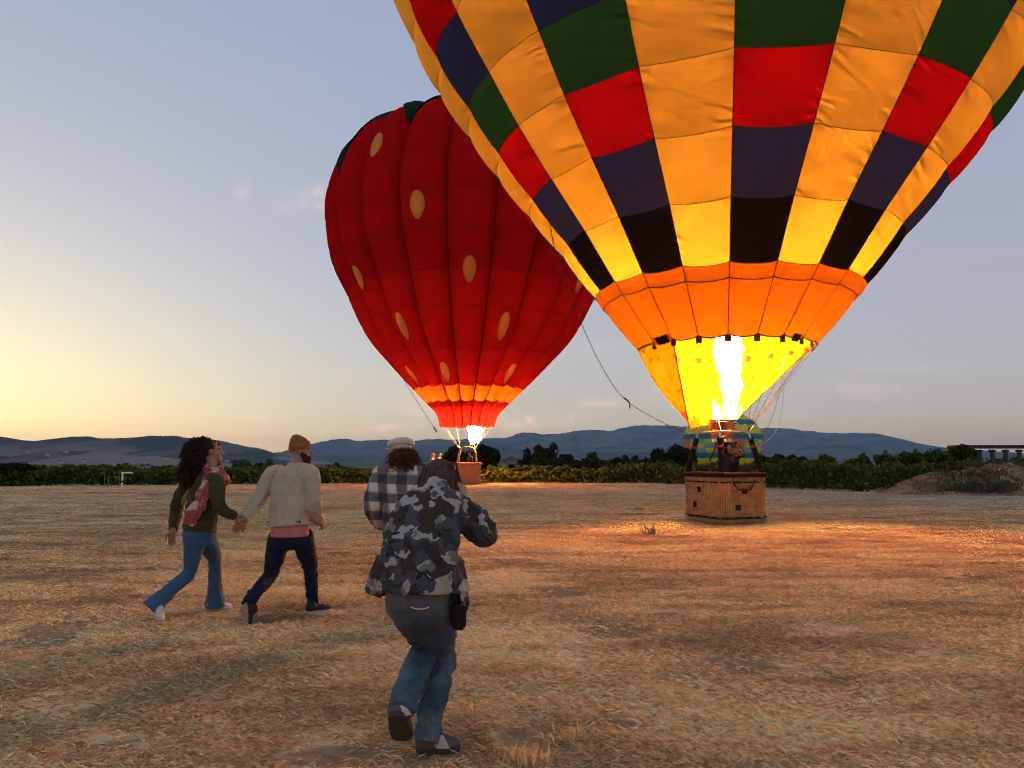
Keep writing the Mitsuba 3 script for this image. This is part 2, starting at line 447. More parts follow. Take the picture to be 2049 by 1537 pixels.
for k in range(20):
    c = env_a.seam(k, 4.0, 0.03)
    obj('tab', box(c, (0.13, 0.06, 0.16), env_a.phi + k * 2 * np.pi / 20, 0.02), 'tape_mat', balloon)
# dark plaques sewn on the lower band


def locate(env, px, py):
    best = None
    for k in range(-5, 5):
        uu, zq = np.meshgrid(np.linspace(0.05, 0.95, 25), np.linspace(4.1, 5.0, 60))
        q = env.point(k, uu, zq) - np.array([0, 0, EYE])
        d = q[..., 1] * CP + q[..., 2] * SP
        e = (CX + F * q[..., 0] / d - px) ** 2 + (CY - F * (q[..., 2] * CP - q[..., 1] * SP) / d - py) ** 2
        i = np.unravel_index(e.argmin(), e.shape)
        if best is None or e[i] < best[0]:
            best = (e[i], k, uu[i], zq[i])
    return best[1:]


for px, py, du, dz, m_ in ((1324, 681, 0.46, 0.085, ORANGE), (1324, 681, 0.26, 0.075, 'black_mat'), (1593, 674, 0.18, 0.07, 'black_mat')):
    k, u0, z0 = locate(env_a, px, py)
    uu, zq = np.meshgrid(np.clip(np.linspace(u0 - du, u0 + du, 7), 0.02, 0.98), np.linspace(z0 - dz, z0 + dz, 3))
    obj('plaque', grid_mesh(env_a.point(k, uu, zq, 1.0, 0.012 if m_ == ORANGE else 0.022)), m_, balloon, label='dark plaque sewn on the orange band' if m_ != ORANGE else None)
# scoop: open towards us and to the right
FRAME_Z = 1.5 + (915 - 862) / F * 18
th0, th1 = env_a.phi - 2 * 2 * np.pi / 20, env_a.phi + 4.2 * 2 * np.pi / 20 - 2 * np.pi
u, v = np.meshgrid(np.linspace(0, 1, 61), np.linspace(0, 1, 25))
th = th0 + (th1 - th0) * u
top_r = 1.956 + 0.10 * np.abs(np.sin((th - env_a.phi) * 10))
top = np.stack([BX + top_r * np.sin(th), BY - top_r * np.cos(th), 4.06 + 0 * th], -1)
bl, br = at(1380, 858, 18.15), at(1474, 838, 18.3)
bot = bl + (br - bl) * (u[..., None] ** 1.2) + np.array([0, 0.28, 0]) * np.sin(np.pi * u)[..., None]
cut = np.clip((u - 0.80) / 0.20, 0, 1) ** 1.5
vv = v * 1.0
S = top * (1 - vv[..., None]) + bot * vv[..., None]
rad = np.stack([np.sin(th), -np.cos(th), 0 * th], -1)
S = S + rad * (0.20 * np.sin(np.pi * vv) * np.sin(np.pi * np.clip(u * 1.15, 0, 1)) ** 0.5)[..., None]
# the last stretch on the right ends in a slanting hem
obj('scoop', grid_mesh(S), SCOOP, balloon, smooth=True, uv=np.stack([u.ravel() * 4, v.ravel() * 2], -1), label='bright scoop of fabric round the flame, open at the front')
obj('scoop_hem', tube(S[:, 0], 0.012, 5), 'tape_mat', balloon)
obj('scoop_hem', tube(S[:, -1], 0.010, 5), 'tape_mat', balloon)

# ---- its basket
basket = thing('balloon_basket', 'woven wicker basket of the checkered balloon with dark padded rim, standing on the straw', 'basket')
b0, b1 = ground_at(1364, 1040), ground_at(1527, 1046)
BC = np.array([4.93, 18.10, 0.0]); BW, BD, BH = 1.32, 1.50, 1.11
BROT = math.radians(22)
BR = np.array([[math.cos(BROT), -math.sin(BROT), 0], [math.sin(BROT), math.cos(BROT), 0], [0, 0, 1]])


def turned(m):
    v, f = VF(m)
    return (v - BC) @ BR.T + BC, f




def wicker_colour(p, n, uv):
    g = noise(uv.x * 40, uv.y * 4, 0.0)
    c = mix((0.30, 0.145, 0.05), (0.50, 0.27, 0.105), g)
    c = c * (0.75 + 0.5 * fbm(p.x * 4, p.y * 4, p.z * 6, octaves=3))
    a = uv.x * 100
    gap = smoothstep(0.22, 0.42, dr.abs((a - dr.floor(a)) - 0.5))
    odd = dr.floor(a) - 2 * dr.floor(a / 2)
    row = dr.sin(uv.y * 38 * 2 * math.pi + math.pi * odd)
    wear = smoothstep(0.58, 0.72, fbm(p.x * 3, p.y * 3, p.z * 5, octaves=3))
    return c * (1 - 0.80 * gap) * (1 - 0.38 * smoothstep(0.1, 0.9, row)) * (1 - 0.35 * wear)


def wicker_bump(p, n, uv):
    a, b = uv.x * 100, uv.y * 38
    s = dr.sin(a * 2 * math.pi) * 0.5
    w = dr.sin(b * 2 * math.pi + math.pi * (dr.floor(a) - 2 * dr.floor(a / 2))) * 0.5
    return s + w


bumped('wicker_mat', wicker_colour, wicker_bump, 0.006, eps=2e-3, rough=0.6, spec=0.35)
mat('willow_mat', lambda p, n, uv: mix((0.36, 0.18, 0.065), (0.64, 0.37, 0.16), smoothstep(0.3, 0.7, fbm(p.x * 7, p.y * 7, p.z * 12, octaves=4))), 0.6)
mat('skid_mat', lambda p, n, uv: mix((0.22, 0.115, 0.04), (0.34, 0.19, 0.07), fbm(p.x * 30, p.y * 30, p.z * 4, octaves=3)), 0.65)


def round_rect(w, d, r, n=8):
    pts = []
    for cx, cy, a0 in ((w / 2 - r, -d / 2 + r, -90), (w / 2 - r, d / 2 - r, 0), (-w / 2 + r, d / 2 - r, 90), (-w / 2 + r, -d / 2 + r, 180)):
        for a in np.radians(a0 + np.linspace(0, 90, n)):
            pts.append((cx + r * math.cos(a), cy + r * math.sin(a)))
    p = np.array(pts + pts[:1])
    s = np.concatenate([[0], np.cumsum(np.linalg.norm(np.diff(p, axis=0), axis=1))])
    return p, s / s[-1]


def resample(p, s, n):
    t = np.linspace(0, 1, n)
    return np.stack([np.interp(t, s, p[:, 0]), np.interp(t, s, p[:, 1])], 1), t


def basket_wall(w, d, r, z0, z1, flare=0.0, nz=12, n=241, center=BC, rot=0.0):
    p, s = round_rect(w, d, r)
    q, t = resample(p, s, n)
    zs = np.linspace(z0, z1, nz)
    k = 1 + flare * (zs - z0) / (z1 - z0)
    R = np.array([[math.cos(rot), -math.sin(rot)], [math.sin(rot), math.cos(rot)]])
    q = q @ R.T
    P = np.stack([np.broadcast_to(q[None, :, 0] * k[:, None], (nz, n)), np.broadcast_to(q[None, :, 1] * k[:, None], (nz, n)), np.broadcast_to(zs[:, None], (nz, n))], -1) + center
    return P, np.stack([np.broadcast_to(t[None], (nz, n)).ravel(), np.broadcast_to(np.linspace(0, 1, nz)[:, None], (nz, n)).ravel()], -1)


P_, uv_ = basket_wall(BW, BD, 0.24, 0.14, BH - 0.05, 0.015)
obj('wicker_wall', turned(grid_mesh(P_)), 'wicker_mat', basket, smooth=True, uv=uv_)
P2, _ = basket_wall(BW - 0.07, BD - 0.07, 0.22, 0.14, BH - 0.05, 0.015)
obj('lining', turned(grid_mesh(P2)), 'leather_mat', basket, smooth=True)
# willow stakes standing proud of the weave
pq, sq = round_rect(BW, BD, 0.24)
pq, _ = resample(pq, sq, 101)
stakes = []
for i, (x, y) in enumerate(pq[:-1]):
    o = 1 + 0.004 * math.sin(i * 7.3)
    stakes.append(tube(np.array([[x * o, y * o, 0.15], [x * 1.008 * o, y * 1.01 * o, 0.6], [x * 1.015 * o, y * 1.017 * o, BH - 0.06]]) + BC, 0.0085, 5))
obj('stake', turned(cat(stakes)), 'willow_mat', basket, smooth=True, kind='stuff')
rim, _ = resample(*round_rect(BW + 0.02, BD + 0.02, 0.25), 90)
v, f = tube(np.c_[rim * 1.005, np.full(90, BH)] + BC, 0.062, 12, cap=False)
obj('padded_rim', turned((np.c_[v[:, :2], BH + (v[:, 2] - BH) * 0.9], f)), 'leather_mat', basket, smooth=True)
for z, k in ((0.16, 1.008), (BH - 0.17, 1.018)):
    lace = [tube(np.c_[(rim * k)[i:i + 2], np.full(2, z) + 0.004 * (i % 3)] + BC, 0.016, 6) for i in range(0, 88, 1) if i % 5]
    obj('lacing', turned(cat(lace)), 'leather_mat', basket, smooth=True, label='dark leather lacing stitched along the weave', kind='stuff')
sk, _ = resample(*round_rect(BW - 0.085, BD - 0.085, 0.21), 90)
v, f = tube(np.c_[sk, np.full(90, 0.075)] + BC, 0.05, 8, cap=False)
obj('skid', turned((np.c_[v[:, :2], 0.075 + (v[:, 2] - 0.075) * 1.35], f)), 'skid_mat', basket, smooth=True)
obj('floor', turned(box(BC + (0, 0, 0.10), (BW - 0.1, BD - 0.1, 0.03))), 'skid_mat', basket)


def on_face(px, py, side):
    """Where the ray through a pixel meets the basket's front face (side 0) or left face (side 1), in world metres, and that face's normal."""
    n_ = BR @ (np.array([0, -1, 0.0]) if side == 0 else np.array([-1, 0, 0.0]))
    q = BC + n_ * ((BD if side == 0 else BW) / 2 * 1.008)
    d = ray(px, py)
    o = np.array([0, 0, EYE])
    return o + d * (np.dot(q - o, n_) / np.dot(d, n_)), n_


for px, py, sd in ((1399, 979, 1), (1391, 1009, 1), (1477, 1016, 0)):
    c, n_ = on_face(px, py, sd)
    obj('step_hole', box(c - n_ * 0.006, (0.135, 0.04, 0.125), BROT + (0 if sd == 0 else -math.pi / 2), 0.006), 'black_mat', basket, label='dark square step hole')
c, n_ = on_face(1488, 983, 0)
obj('junction_box', box(c + n_ * 0.03, (0.11, 0.06, 0.11), BROT, 0.012), 'black_mat', basket)
a, b = on_face(1464, 957, 0)[0] + n_ * 0.04, on_face(1508, 958, 0)[0] + n_ * 0.04
cab = np.array([a, on_face(1471, 976, 0)[0] + n_ * 0.05, c + n_ * 0.06, on_face(1502, 975, 0)[0] + n_ * 0.05, b])
s = np.linspace(0, 1, 24)
obj('cable', tube(np.stack([PchipInterpolator(np.linspace(0, 1, 5), cab[:, i])(s) for i in range(3)], 1), 0.013, 6), 'black_mat', basket, smooth=True)

# ---- burner on its frame, standing on four padded uprights
burner = thing('burner_frame', 'steel burner frame on padded uprights above the wicker basket, twin burners lit', 'burner')
FZ = 2.08
fc = np.array([BC[0] + 0.0, BC[1], FZ])
fw, fd = 0.40, 0.40
corners = [fc + BR @ np.array([sx * fw, sy * fd, 0]) for sx, sy in ((-1, -1), (1, -1), (1, 1), (-1, 1))]
base = [BC + BR @ np.array([sx * (BW / 2 - 0.10), sy * (BD / 2 - 0.10), BH + 0.03]) for sx, sy in ((-1, -1), (1, -1), (1, 1), (-1, 1))]
for a, b in zip(base, corners):
    b2 = b * 0.86 + a * 0.14
    n = 14
    path = a + (b2 - a) * np.linspace(0, 1, n)[:, None]
    v, f = tube(path, 0.062 + 0.006 * np.sin(np.arange(n) * 2.2), 10)
    up = obj('upright', (v, f), 'leather_mat', burner, smooth=True)
    obj('sleeve_band', tube(path[9:11] , 0.072, 10), 'band_mat', up, smooth=True)
    obj('socket', tube(np.array([b2, b]), 0.022, 8), 'steel_mat', burner, smooth=True)
    obj('foot_bracket', box(a + (0, 0, -0.02), (0.12, 0.05, 0.09), 0, 0.015), 'steel_mat', burner)
mat('band_mat', (0.16, 0.035, 0.03), 0.7)
rr, _ = resample(*round_rect(2 * fw, 2 * fd, 0.10), 60)
obj('frame_ring', tube(np.c_[rr, np.zeros(60)] @ BR.T + fc, 0.020, 8, cap=False), 'steel_mat', burner, smooth=True)
for sx in (-1, 1):
    for sy in (-1, 1):
        obj('brace', tube(np.array([fc + BR @ np.array([sx * fw * 0.9, sy * fd, 0]), fc + BR @ np.array([sx * fw * 0.62, sy * 0.17, 0.24])]), 0.014, 6), 'steel_mat', burner, smooth=True)
rr2, _ = resample(*round_rect(2 * fw * 0.76, 0.34, 0.05), 40)
obj('upper_ring', tube(np.c_[rr2, np.full(40, 0.24)] @ BR.T + fc, 0.013, 6, cap=False), 'steel_mat', burner, smooth=True)
for i, px in enumerate((1433, 1457)):
    c = np.array([at(px, 860, BC[1])[0], BC[1], 0])
    z0, z1 = at(px, 862, BC[1])[2], at(px, 840, BC[1])[2]
    prof = np.array([(0.135, z0), (0.15, z0 + 0.05), (0.15, z1 - 0.02), (0.165, z1), (0.14, z1), (0.135, z0 + 0.02)])
    ang = np.linspace(0, 2 * np.pi, 25)
    P_ = np.stack([prof[:, None, 0] * np.cos(ang) + c[0], prof[:, None, 0] * np.sin(ang) + c[1], np.broadcast_to(prof[:, None, 1], (6, 25))], -1)
    can = obj('burner_can', grid_mesh(P_), 'copper_mat', burner, smooth=40)
    for j in range(4):
        hh = z0 - 0.035 - j * 0.045
        obj('coil', tube(np.stack([c[0] + 0.115 * np.cos(ang), c[1] + 0.115 * np.sin(ang), np.full(25, hh)], 1), 0.015, 6, cap=False), 'copper_mat', can, smooth=True)
    obj('valve_block', box((c[0], c[1], z0 - 0.22), (0.15, 0.14, 0.12), 0, 0.02), 'steel_mat', burner)
    obj('hose', tube(np.array([(c[0], c[1], z0 - 0.28), (c[0] - 0.05, c[1] + 0.1, z0 - 0.5), (c[0] - 0.10 + 0.3 * i, c[1] + 0.3, 1.4)]), 0.014, 6), 'black_mat', burner, smooth=True)
lever = np.array([at(1452, 872, BC[1] - 0.1), at(1438, 876, BC[1] - 0.25)])
obj('blast_lever', tube(lever, 0.012, 6), 'steel_mat', burner, smooth=True)
f0 = at(1457, 842, BC[1])
fl = [at(1459, 838, BC[1]), at(1464, 800, BC[1]), at(1460, 750, BC[1]), at(1456, 690, BC[1]), at(1453, 630, BC[1]), at(1452, 560, BC[1])]
flame('flame', burner, fl, [0.06, 0.15, 0.25, 0.30, 0.27, 0.02], 330, 4, 'tall white hot flame roaring up into the balloon mouth')
flame('flame', burner, [at(1438, 840, BC[1]), at(1432, 820, BC[1]), at(1427, 799, BC[1])], [0.10, 0.07, 0.012], 60, 8, 'short second flame leaning left over the left burner can')
YL = (1.0, 0.72, 0.20)
for i, pts_ in enumerate((((1447, 838), (1452, 815), (1449, 792), (1451, 778)), ((1466, 838), (1474, 812), (1478, 790), (1476, 772)), ((1441, 838), (1439, 818), (1436, 806)), ((1470, 836), (1480, 822), (1484, 808)))):
    flame('flame_tongue', burner, [at(a, b, BC[1] + 0.05 * (-1) ** i) for a, b in pts_], [0.05, 0.055, 0.035, 0.004], 2.2, 30 + i, 'thin yellow tongue of flame', YL)
# wires from the mouth of the envelope down to the frame corners
for k in range(20):
    a = env_a.seam(k, 4.0)
    ang = (env_a.phi + k * 2 * np.pi / 20) % (2 * np.pi)
    ci = 1 if ang < np.pi / 2 else 2 if ang < np.pi else 3 if ang < 1.5 * np.pi else 0
    obj('flying_wire', tube(np.array([a, corners[ci] + (0, 0, 0.02)]), 0.006, 4), 'wire_mat', balloon)
mat('wire_mat', (0.05, 0.03, 0.012), 0.8, 0.1)


def rope(name, pts, r, m, label, cat_, group=None, n=40):
    p = np.array(pts, float)
    t = np.concatenate([[0], np.cumsum(np.linalg.norm(np.diff(p, axis=0), axis=1))])
    s = np.linspace(0, t[-1], n)
    k = number(name)
    scene[k] = mikit.ply(tube(np.stack([PchipInterpolator(t, p[:, i])(s) for i in range(3)], 1), r, 5), m, smooth=True)
    tag(k, label, cat_, group)
    return k


# control lines hanging at the right of the scoop
tie1, tie2 = at(1575, 712, 18.3), at(1612, 702, 18.1)
for (a, b, sag, m, r, lb) in ((at(1633, 692, 18), at(1498, 866, 18.1), 0.0, 'pink_rope_mat', 0.006, 'pale control line running straight from the right mouth edge to the burner frame'),
                              (tie1, at(1497, 868, 18.1), 0.02, 'pink_rope_mat', 0.0055, 'pale control line from the scoop tie down to the frame corner'),
                              (at(1573, 715, 18.2), at(1517, 880, 18), 0.10, 'dark_rope_mat', 0.005, 'thin dark control line hanging right of the scoop'),
                              (at(1568, 716, 18.2), at(1499, 902, 17.9), 0.30, 'pink_rope_mat', 0.0055, 'pink looping control line hanging furthest right of the burner')):
    mid = (a + b) / 2 + np.array([sag * 1.2, 0, -sag * 0.3])
    lo = b * 0.75 + a * 0.25 + np.array([sag * 1.3, 0, -sag * 0.4])
    rope('control_line', [a, mid, lo, b], r, m, lb, 'rope', None, 30)
# crown line running from the envelope, up left, down to the frame
crown = [at(1100, 440, 15.0), at(1120, 540, 15.3), at(1160, 640, 15.8), at(1205, 735, 16.3), at(1247, 796, 16.8), at(1300, 832, 17.3), at(1372, 866, 17.75), at(1398, 876, 17.9)]
rope('crown_line', crown, 0.0075, 'dark_rope_mat', 'long dark line sagging from the checkered balloon left side to its burner frame', 'rope', None, 60)
k_ = at(1247, 796, 16.8)
rope('rope_end', [k_, k_ + (0.10, 0, -0.06), k_ + (0.14, 0, -0.13), k_ + (0.14, 0, -0.24)], 0.014, 'dark_rope_mat', 'short knotted rope tail dangling from the crown line', 'rope', None, 10)

# ---- the strawberry balloon, 43 m away
axis_b = lambda z: (-2.287 + 0.030 * (z - 10), 43.0 + 0 * z)
ZB = [3.17, 3.84, 4.86, 6.55, 8.58, 10.77, 12.97, 15.0, 16.69, 18.04, 19.05, 19.73, 20.07]
RB = np.array([1.5, 1.66, 2.55, 4.09, 5.76, 6.85, 7.86, 8.13, 7.8, 7.1, 5.9, 4.2, 0.6]) * 0.938
env_b = Envelope(ZB, RB, axis_b, 20, math.radians(-7.0), 0.34, 0.62)
berry = thing('strawberry_balloon', 'red balloon with orange seed spots and a green leafy top, glowing at its mouth', 'hot air balloon')
rows_b = [3.17, 4.30, 4.60, 5.40, 7.2, 9.0, 10.7, 12.4, 14.1, 15.8, 17.6, 20.05]
SPOTS = [(-1, 13.4), (0, 10.7), (-2, 16.4), (-3, 10.9), (-2, 8.35), (1, 8.25), (-1, 6.1), (2, 6.1), (3, 10.8), (0, 18.3), (-3, 6.05), (2, 15.2), (4, 14.5), (5, 11), (6, 8.5), (7, 13), (8, 16), (9, 11), (10, 14), (-5, 14), (-6, 10), (-7, 16), (-8, 12)]
spot_size = lambda z0: (0.165, 0.62) if z0 > 8 else (0.20, 0.50)
for k in range(20):
    for j, c in enumerate([BERRY, BERRY_DARK, BERRY_ORANGE, BERRY]):
        z0, z1 = rows_b[j], rows_b[j + 1] if j < 3 else 20.05
        u, v = np.meshgrid(np.linspace(0, 1, 21 if j == 3 else 11), np.linspace(0, 1, 6 if j < 3 else 150))
        z = z0 + (z1 - z0) * v
        pil = np.ones_like(z)
        for zr in rows_b[4:-1]:
            pil = pil - 0.045 * np.exp(-((z - zr) / 0.09) ** 2)
        uv_ = np.stack([u.ravel(), v.ravel() * (8 if j == 3 else 1) + k * 3.3], -1)
        m_, f_ = grid_mesh(env_b.point(k, u, z, pil))
        if j == 3:                        # the seed spots are set into the gores: leave the red cloth out under them
            for ks, zs in SPOTS:
                if ks % 20 == k:
                    du, dz = spot_size(zs)
                    ins = ((u.ravel() - 0.5) / du) ** 2 + ((z.ravel() - zs) / dz) ** 2 < 0.80
                    f_ = f_[~ins[f_].all(1)]
        obj('gore' if j == 3 else ('skirt_panel', 'dark_band', 'orange_band')[j], (m_, f_), c, berry, smooth=True, uv=uv_)
    obj('load_tape', tube(env_b.seam(k, np.linspace(3.2, 19.9, 40), 0.02), 0.034, 5), 'berry_tape_mat', berry)
mat('berry_tape_mat', (0.10, 0.008, 0.008), 0.8)
for z in rows_b[1:-1]:
    ring = np.concatenate([env_b.point(k, np.linspace(0, 1, 9)[:-1], np.full(8, z), 0.955, 0.004) for k in range(20)])
    obj('seam_tape', tube(np.vstack([ring, ring[:1]]), 0.011, 4), 'berry_tape_mat', berry)


def patch(env, k, u0, z0, du, dz, out, n=10):
    """A seed-shaped patch lying on gore k."""
    a = np.linspace(0, 2 * np.pi, 29)
    rr = np.linspace(0, 1, n)[:, None]
    s = np.sin(a)[None]
    uu = u0 + du * rr * np.cos(a)[None] * (1 - 0.22 * -np.minimum(s, 0))
    zq = z0 + dz * rr * s
    return grid_mesh(env.point(k, uu, zq, 1.0, out))


for k, z0 in SPOTS:
    du, dz = spot_size(z0)
    obj('seed_spot', patch(env_b, k, 0.5, z0, du, dz, 0.03), SEED, berry, smooth=True)
# green calyx: a cap with long pointed leaves running down the gores' seams
for k in range(-9, 11, 2):
    u, v = np.meshgrid(np.linspace(-1, 1, 15), np.linspace(0, 1, 26))
    tip = {-3: 15.7, -1: 17.8, 1: 16.4}.get(k, 16.7 + 0.9 * math.sin(k * 2.3))
    z = 20.0 - (20.0 - tip) * v ** 0.8
    wdt = (1.0 * np.clip((1 - v), 0, 1) ** 1.6 + 0.11 * np.clip(1 - v, 0, 1) ** 0.3) * (1 + 0.10 * np.sin(v * 25 + k))
    off = np.clip(u * wdt, -0.999, 0.999)
    P_ = np.zeros(u.shape + (3,))
    for q, msk in ((k - 1, off < 0), (k, off >= 0)):
        P_[msk] = env_b.point(q, np.where(off < 0, 1 + off, off)[msk], z[msk], 1.0, 0.08)
    P_[..., 2] += 0.06 * np.sin(u * 9 + v * 8)
    obj('calyx_leaf', grid_mesh(P_), LEAF, berry, smooth=True)

RBC = np.array([at(934, 960, 43)[0], 43.4, 0.0])
rbasket = thing('balloon_basket', 'small brown basket with padded rim under the strawberry balloon at the field edge', 'basket')
mat('rattan_mat', lambda p, n, uv: mix((0.30, 0.13, 0.05), (0.42, 0.20, 0.08), fbm(p.x * 12, p.y * 12, p.z * 3, octaves=3)), 0.6)
P_, uv_ = basket_wall(1.42, 1.15, 0.16, 0.03, 1.10, 0.01, center=RBC, rot=0.15)
obj('wicker_wall', grid_mesh(P_), 'rattan_mat', rbasket, smooth=True)
rim, _ = resample(*round_rect(1.44, 1.17, 0.17), 60)
dip = 0.22 * np.clip(-rim[:, 1] / 0.58, 0, 1) * np.clip(1 - (np.abs(rim[:, 0]) / 0.55) ** 6, 0, 1)
R_ = np.array([[math.cos(.15), -math.sin(.15)], [math.sin(.15), math.cos(.15)]])
obj('padded_rim', tube(np.c_[rim @ R_.T, 1.14 + 0 * dip] + RBC, 0.085, 8, cap=False), 'rattan_mat', rbasket, smooth=True)
obj('floor', box(RBC + (0, 0, 0.06), (1.3, 1.05, 0.05), 0.15), 'skid_mat', rbasket)
rburn = thing('burner_frame', 'padded arch and burner above the small brown basket, flame lit', 'burner')
for s in (-1, 1):
    y0 = RBC[1] + s * 0.42
    arch = np.array([(RBC[0] - 0.52, y0, 1.15), (RBC[0] - 0.46, y0, 1.7), (RBC[0] - 0.34, y0, 2.0), (RBC[0], y0, 2.06), (RBC[0] + 0.34, y0, 2.0), (RBC[0] + 0.46, y0, 1.7), (RBC[0] + 0.52, y0, 1.15)])
    obj('arch', tube(arch, 0.05, 8), 'rattan_mat', rburn, smooth=True)
obj('cross_bar', tube(np.array([(RBC[0] + 0.25, RBC[1] - 0.42, 2.03), (RBC[0] + 0.25, RBC[1] + 0.42, 2.03)]), 0.03, 8), 'steel_mat', rburn)
fb = at(944, 893, 43.4)
obj('burner_can', tube(np.array([fb - (0, 0, 0.12), fb + (0, 0, 0.08)]), 0.13, 12), 'copper_mat', rburn, smooth=40)
flame('flame', rburn, [at(944, 892, 43.4), at(949, 868, 43.4), at(948, 845, 43.4), at(947, 825, 43.4), at(946, 800, 43.4), at(946, 775, 43.4)], [0.05, 0.36, 0.30, 0.24, 0.15, 0.02], 230, 15, 'round white flame under the glowing red skirt')
for k in range(0, 20, 2):
    a = env_b.seam(k, 3.2)
    b = np.array([RBC[0] + math.copysign(0.42, a[0] - RBC[0]), RBC[1] + math.copysign(0.42, a[1] - RBC[1]), 1.98])
    obj('flying_wire', tube(np.array([a, b]), 0.014, 4), 'pink_rope_mat', berry)
tl = [at(795, 740, 40), at(815, 772, 39.7), at(842, 815, 39.3), at(868, 855, 39), at(874, 864, 38.95)]
rope('handling_line', tl, 0.013, 'dark_rope_mat', 'thin line with a dark weighted end hanging left of the strawberry balloon', 'rope', None, 30)
obj('line_weight', tube(np.array([tl[3], tl[4]]), 0.035, 6), 'black_mat', 'handling_line')

# ---- the third balloon, far beyond the trees
axis_c = lambda z: (at(1446, 890, 150)[0] + 0 * z, 150.0 + 0 * z)
s3 = 150 / F
zt, zb_ = at(1446, 823, 150)[2], at(1446, 968, 150)[2]
hh = zt - zb_
TC = np.array([0, 0.08, 0.2, 0.35, 0.48, 0.60, 0.72, 0.84, 0.93, 0.985, 1.0])
env_c = Envelope(zb_ + hh * TC, np.array([28, 41, 54, 66, 72, 74, 70, 58, 40, 18, 3]) * s3, axis_c, 24, 0.05, 0.24)
far_b = thing('striped_balloon', 'distant balloon banded in yellow, teal and orange checks, behind the basket and trees', 'hot air balloon')
TEAL = fabric('teal_fabric', (0.06, 0.26, 0.33), 0.4, 0.5)
AQUA = fabric('aqua_fabric', (0.28, 0.55, 0.52), 0.4, 0.5)
RUST = fabric('rust_fabric', (0.80, 0.27, 0.11), 0.4, 0.5)
LEMON = fabric('lemon_fabric', (0.90, 0.74, 0.10), 0.4, 0.5)
bands = [0, 0.12, 0.205, 0.36, 0.43, 0.49, 0.55, 0.605, 0.675, 0.79, 0.86, 0.92, 1.0]
cols = [LEMON, TEAL, LEMON, TEAL, 0, 1, 2, TEAL, LEMON, TEAL, LEMON, 4]
for k in range(24):
    for j in range(12):
        c = cols[j]
        if isinstance(c, int):
            c = (RUST, LEMON, AQUA, RUST, AQUA, LEMON)[(k * 2 + c * 3 + (k // 3)) % 6] if c < 4 else (RUST, LEMON)[k % 2]
        z0, z1 = zb_ + hh * bands[j], zb_ + hh * min(bands[j + 1], 0.998)
        m, _ = env_c.panel(k, z0, z1, 4, 4, 0.03)
        obj('panel', m, c, far_b, smooth=True)
# ---------------------------------------------------------------- straw and plants
mat('straw_mat', (0.5, 0.4, 0.2), 0.8, 0.2)
scene['straw_mat'] = {'type': 'principledthin', 'base_color': {'type': 'mesh_attribute', 'name': 'vertex_color'}, 'roughness': 0.9, 'diff_trans': 0.22, 'spec_trans': 0.0, 'eta': 1.08}


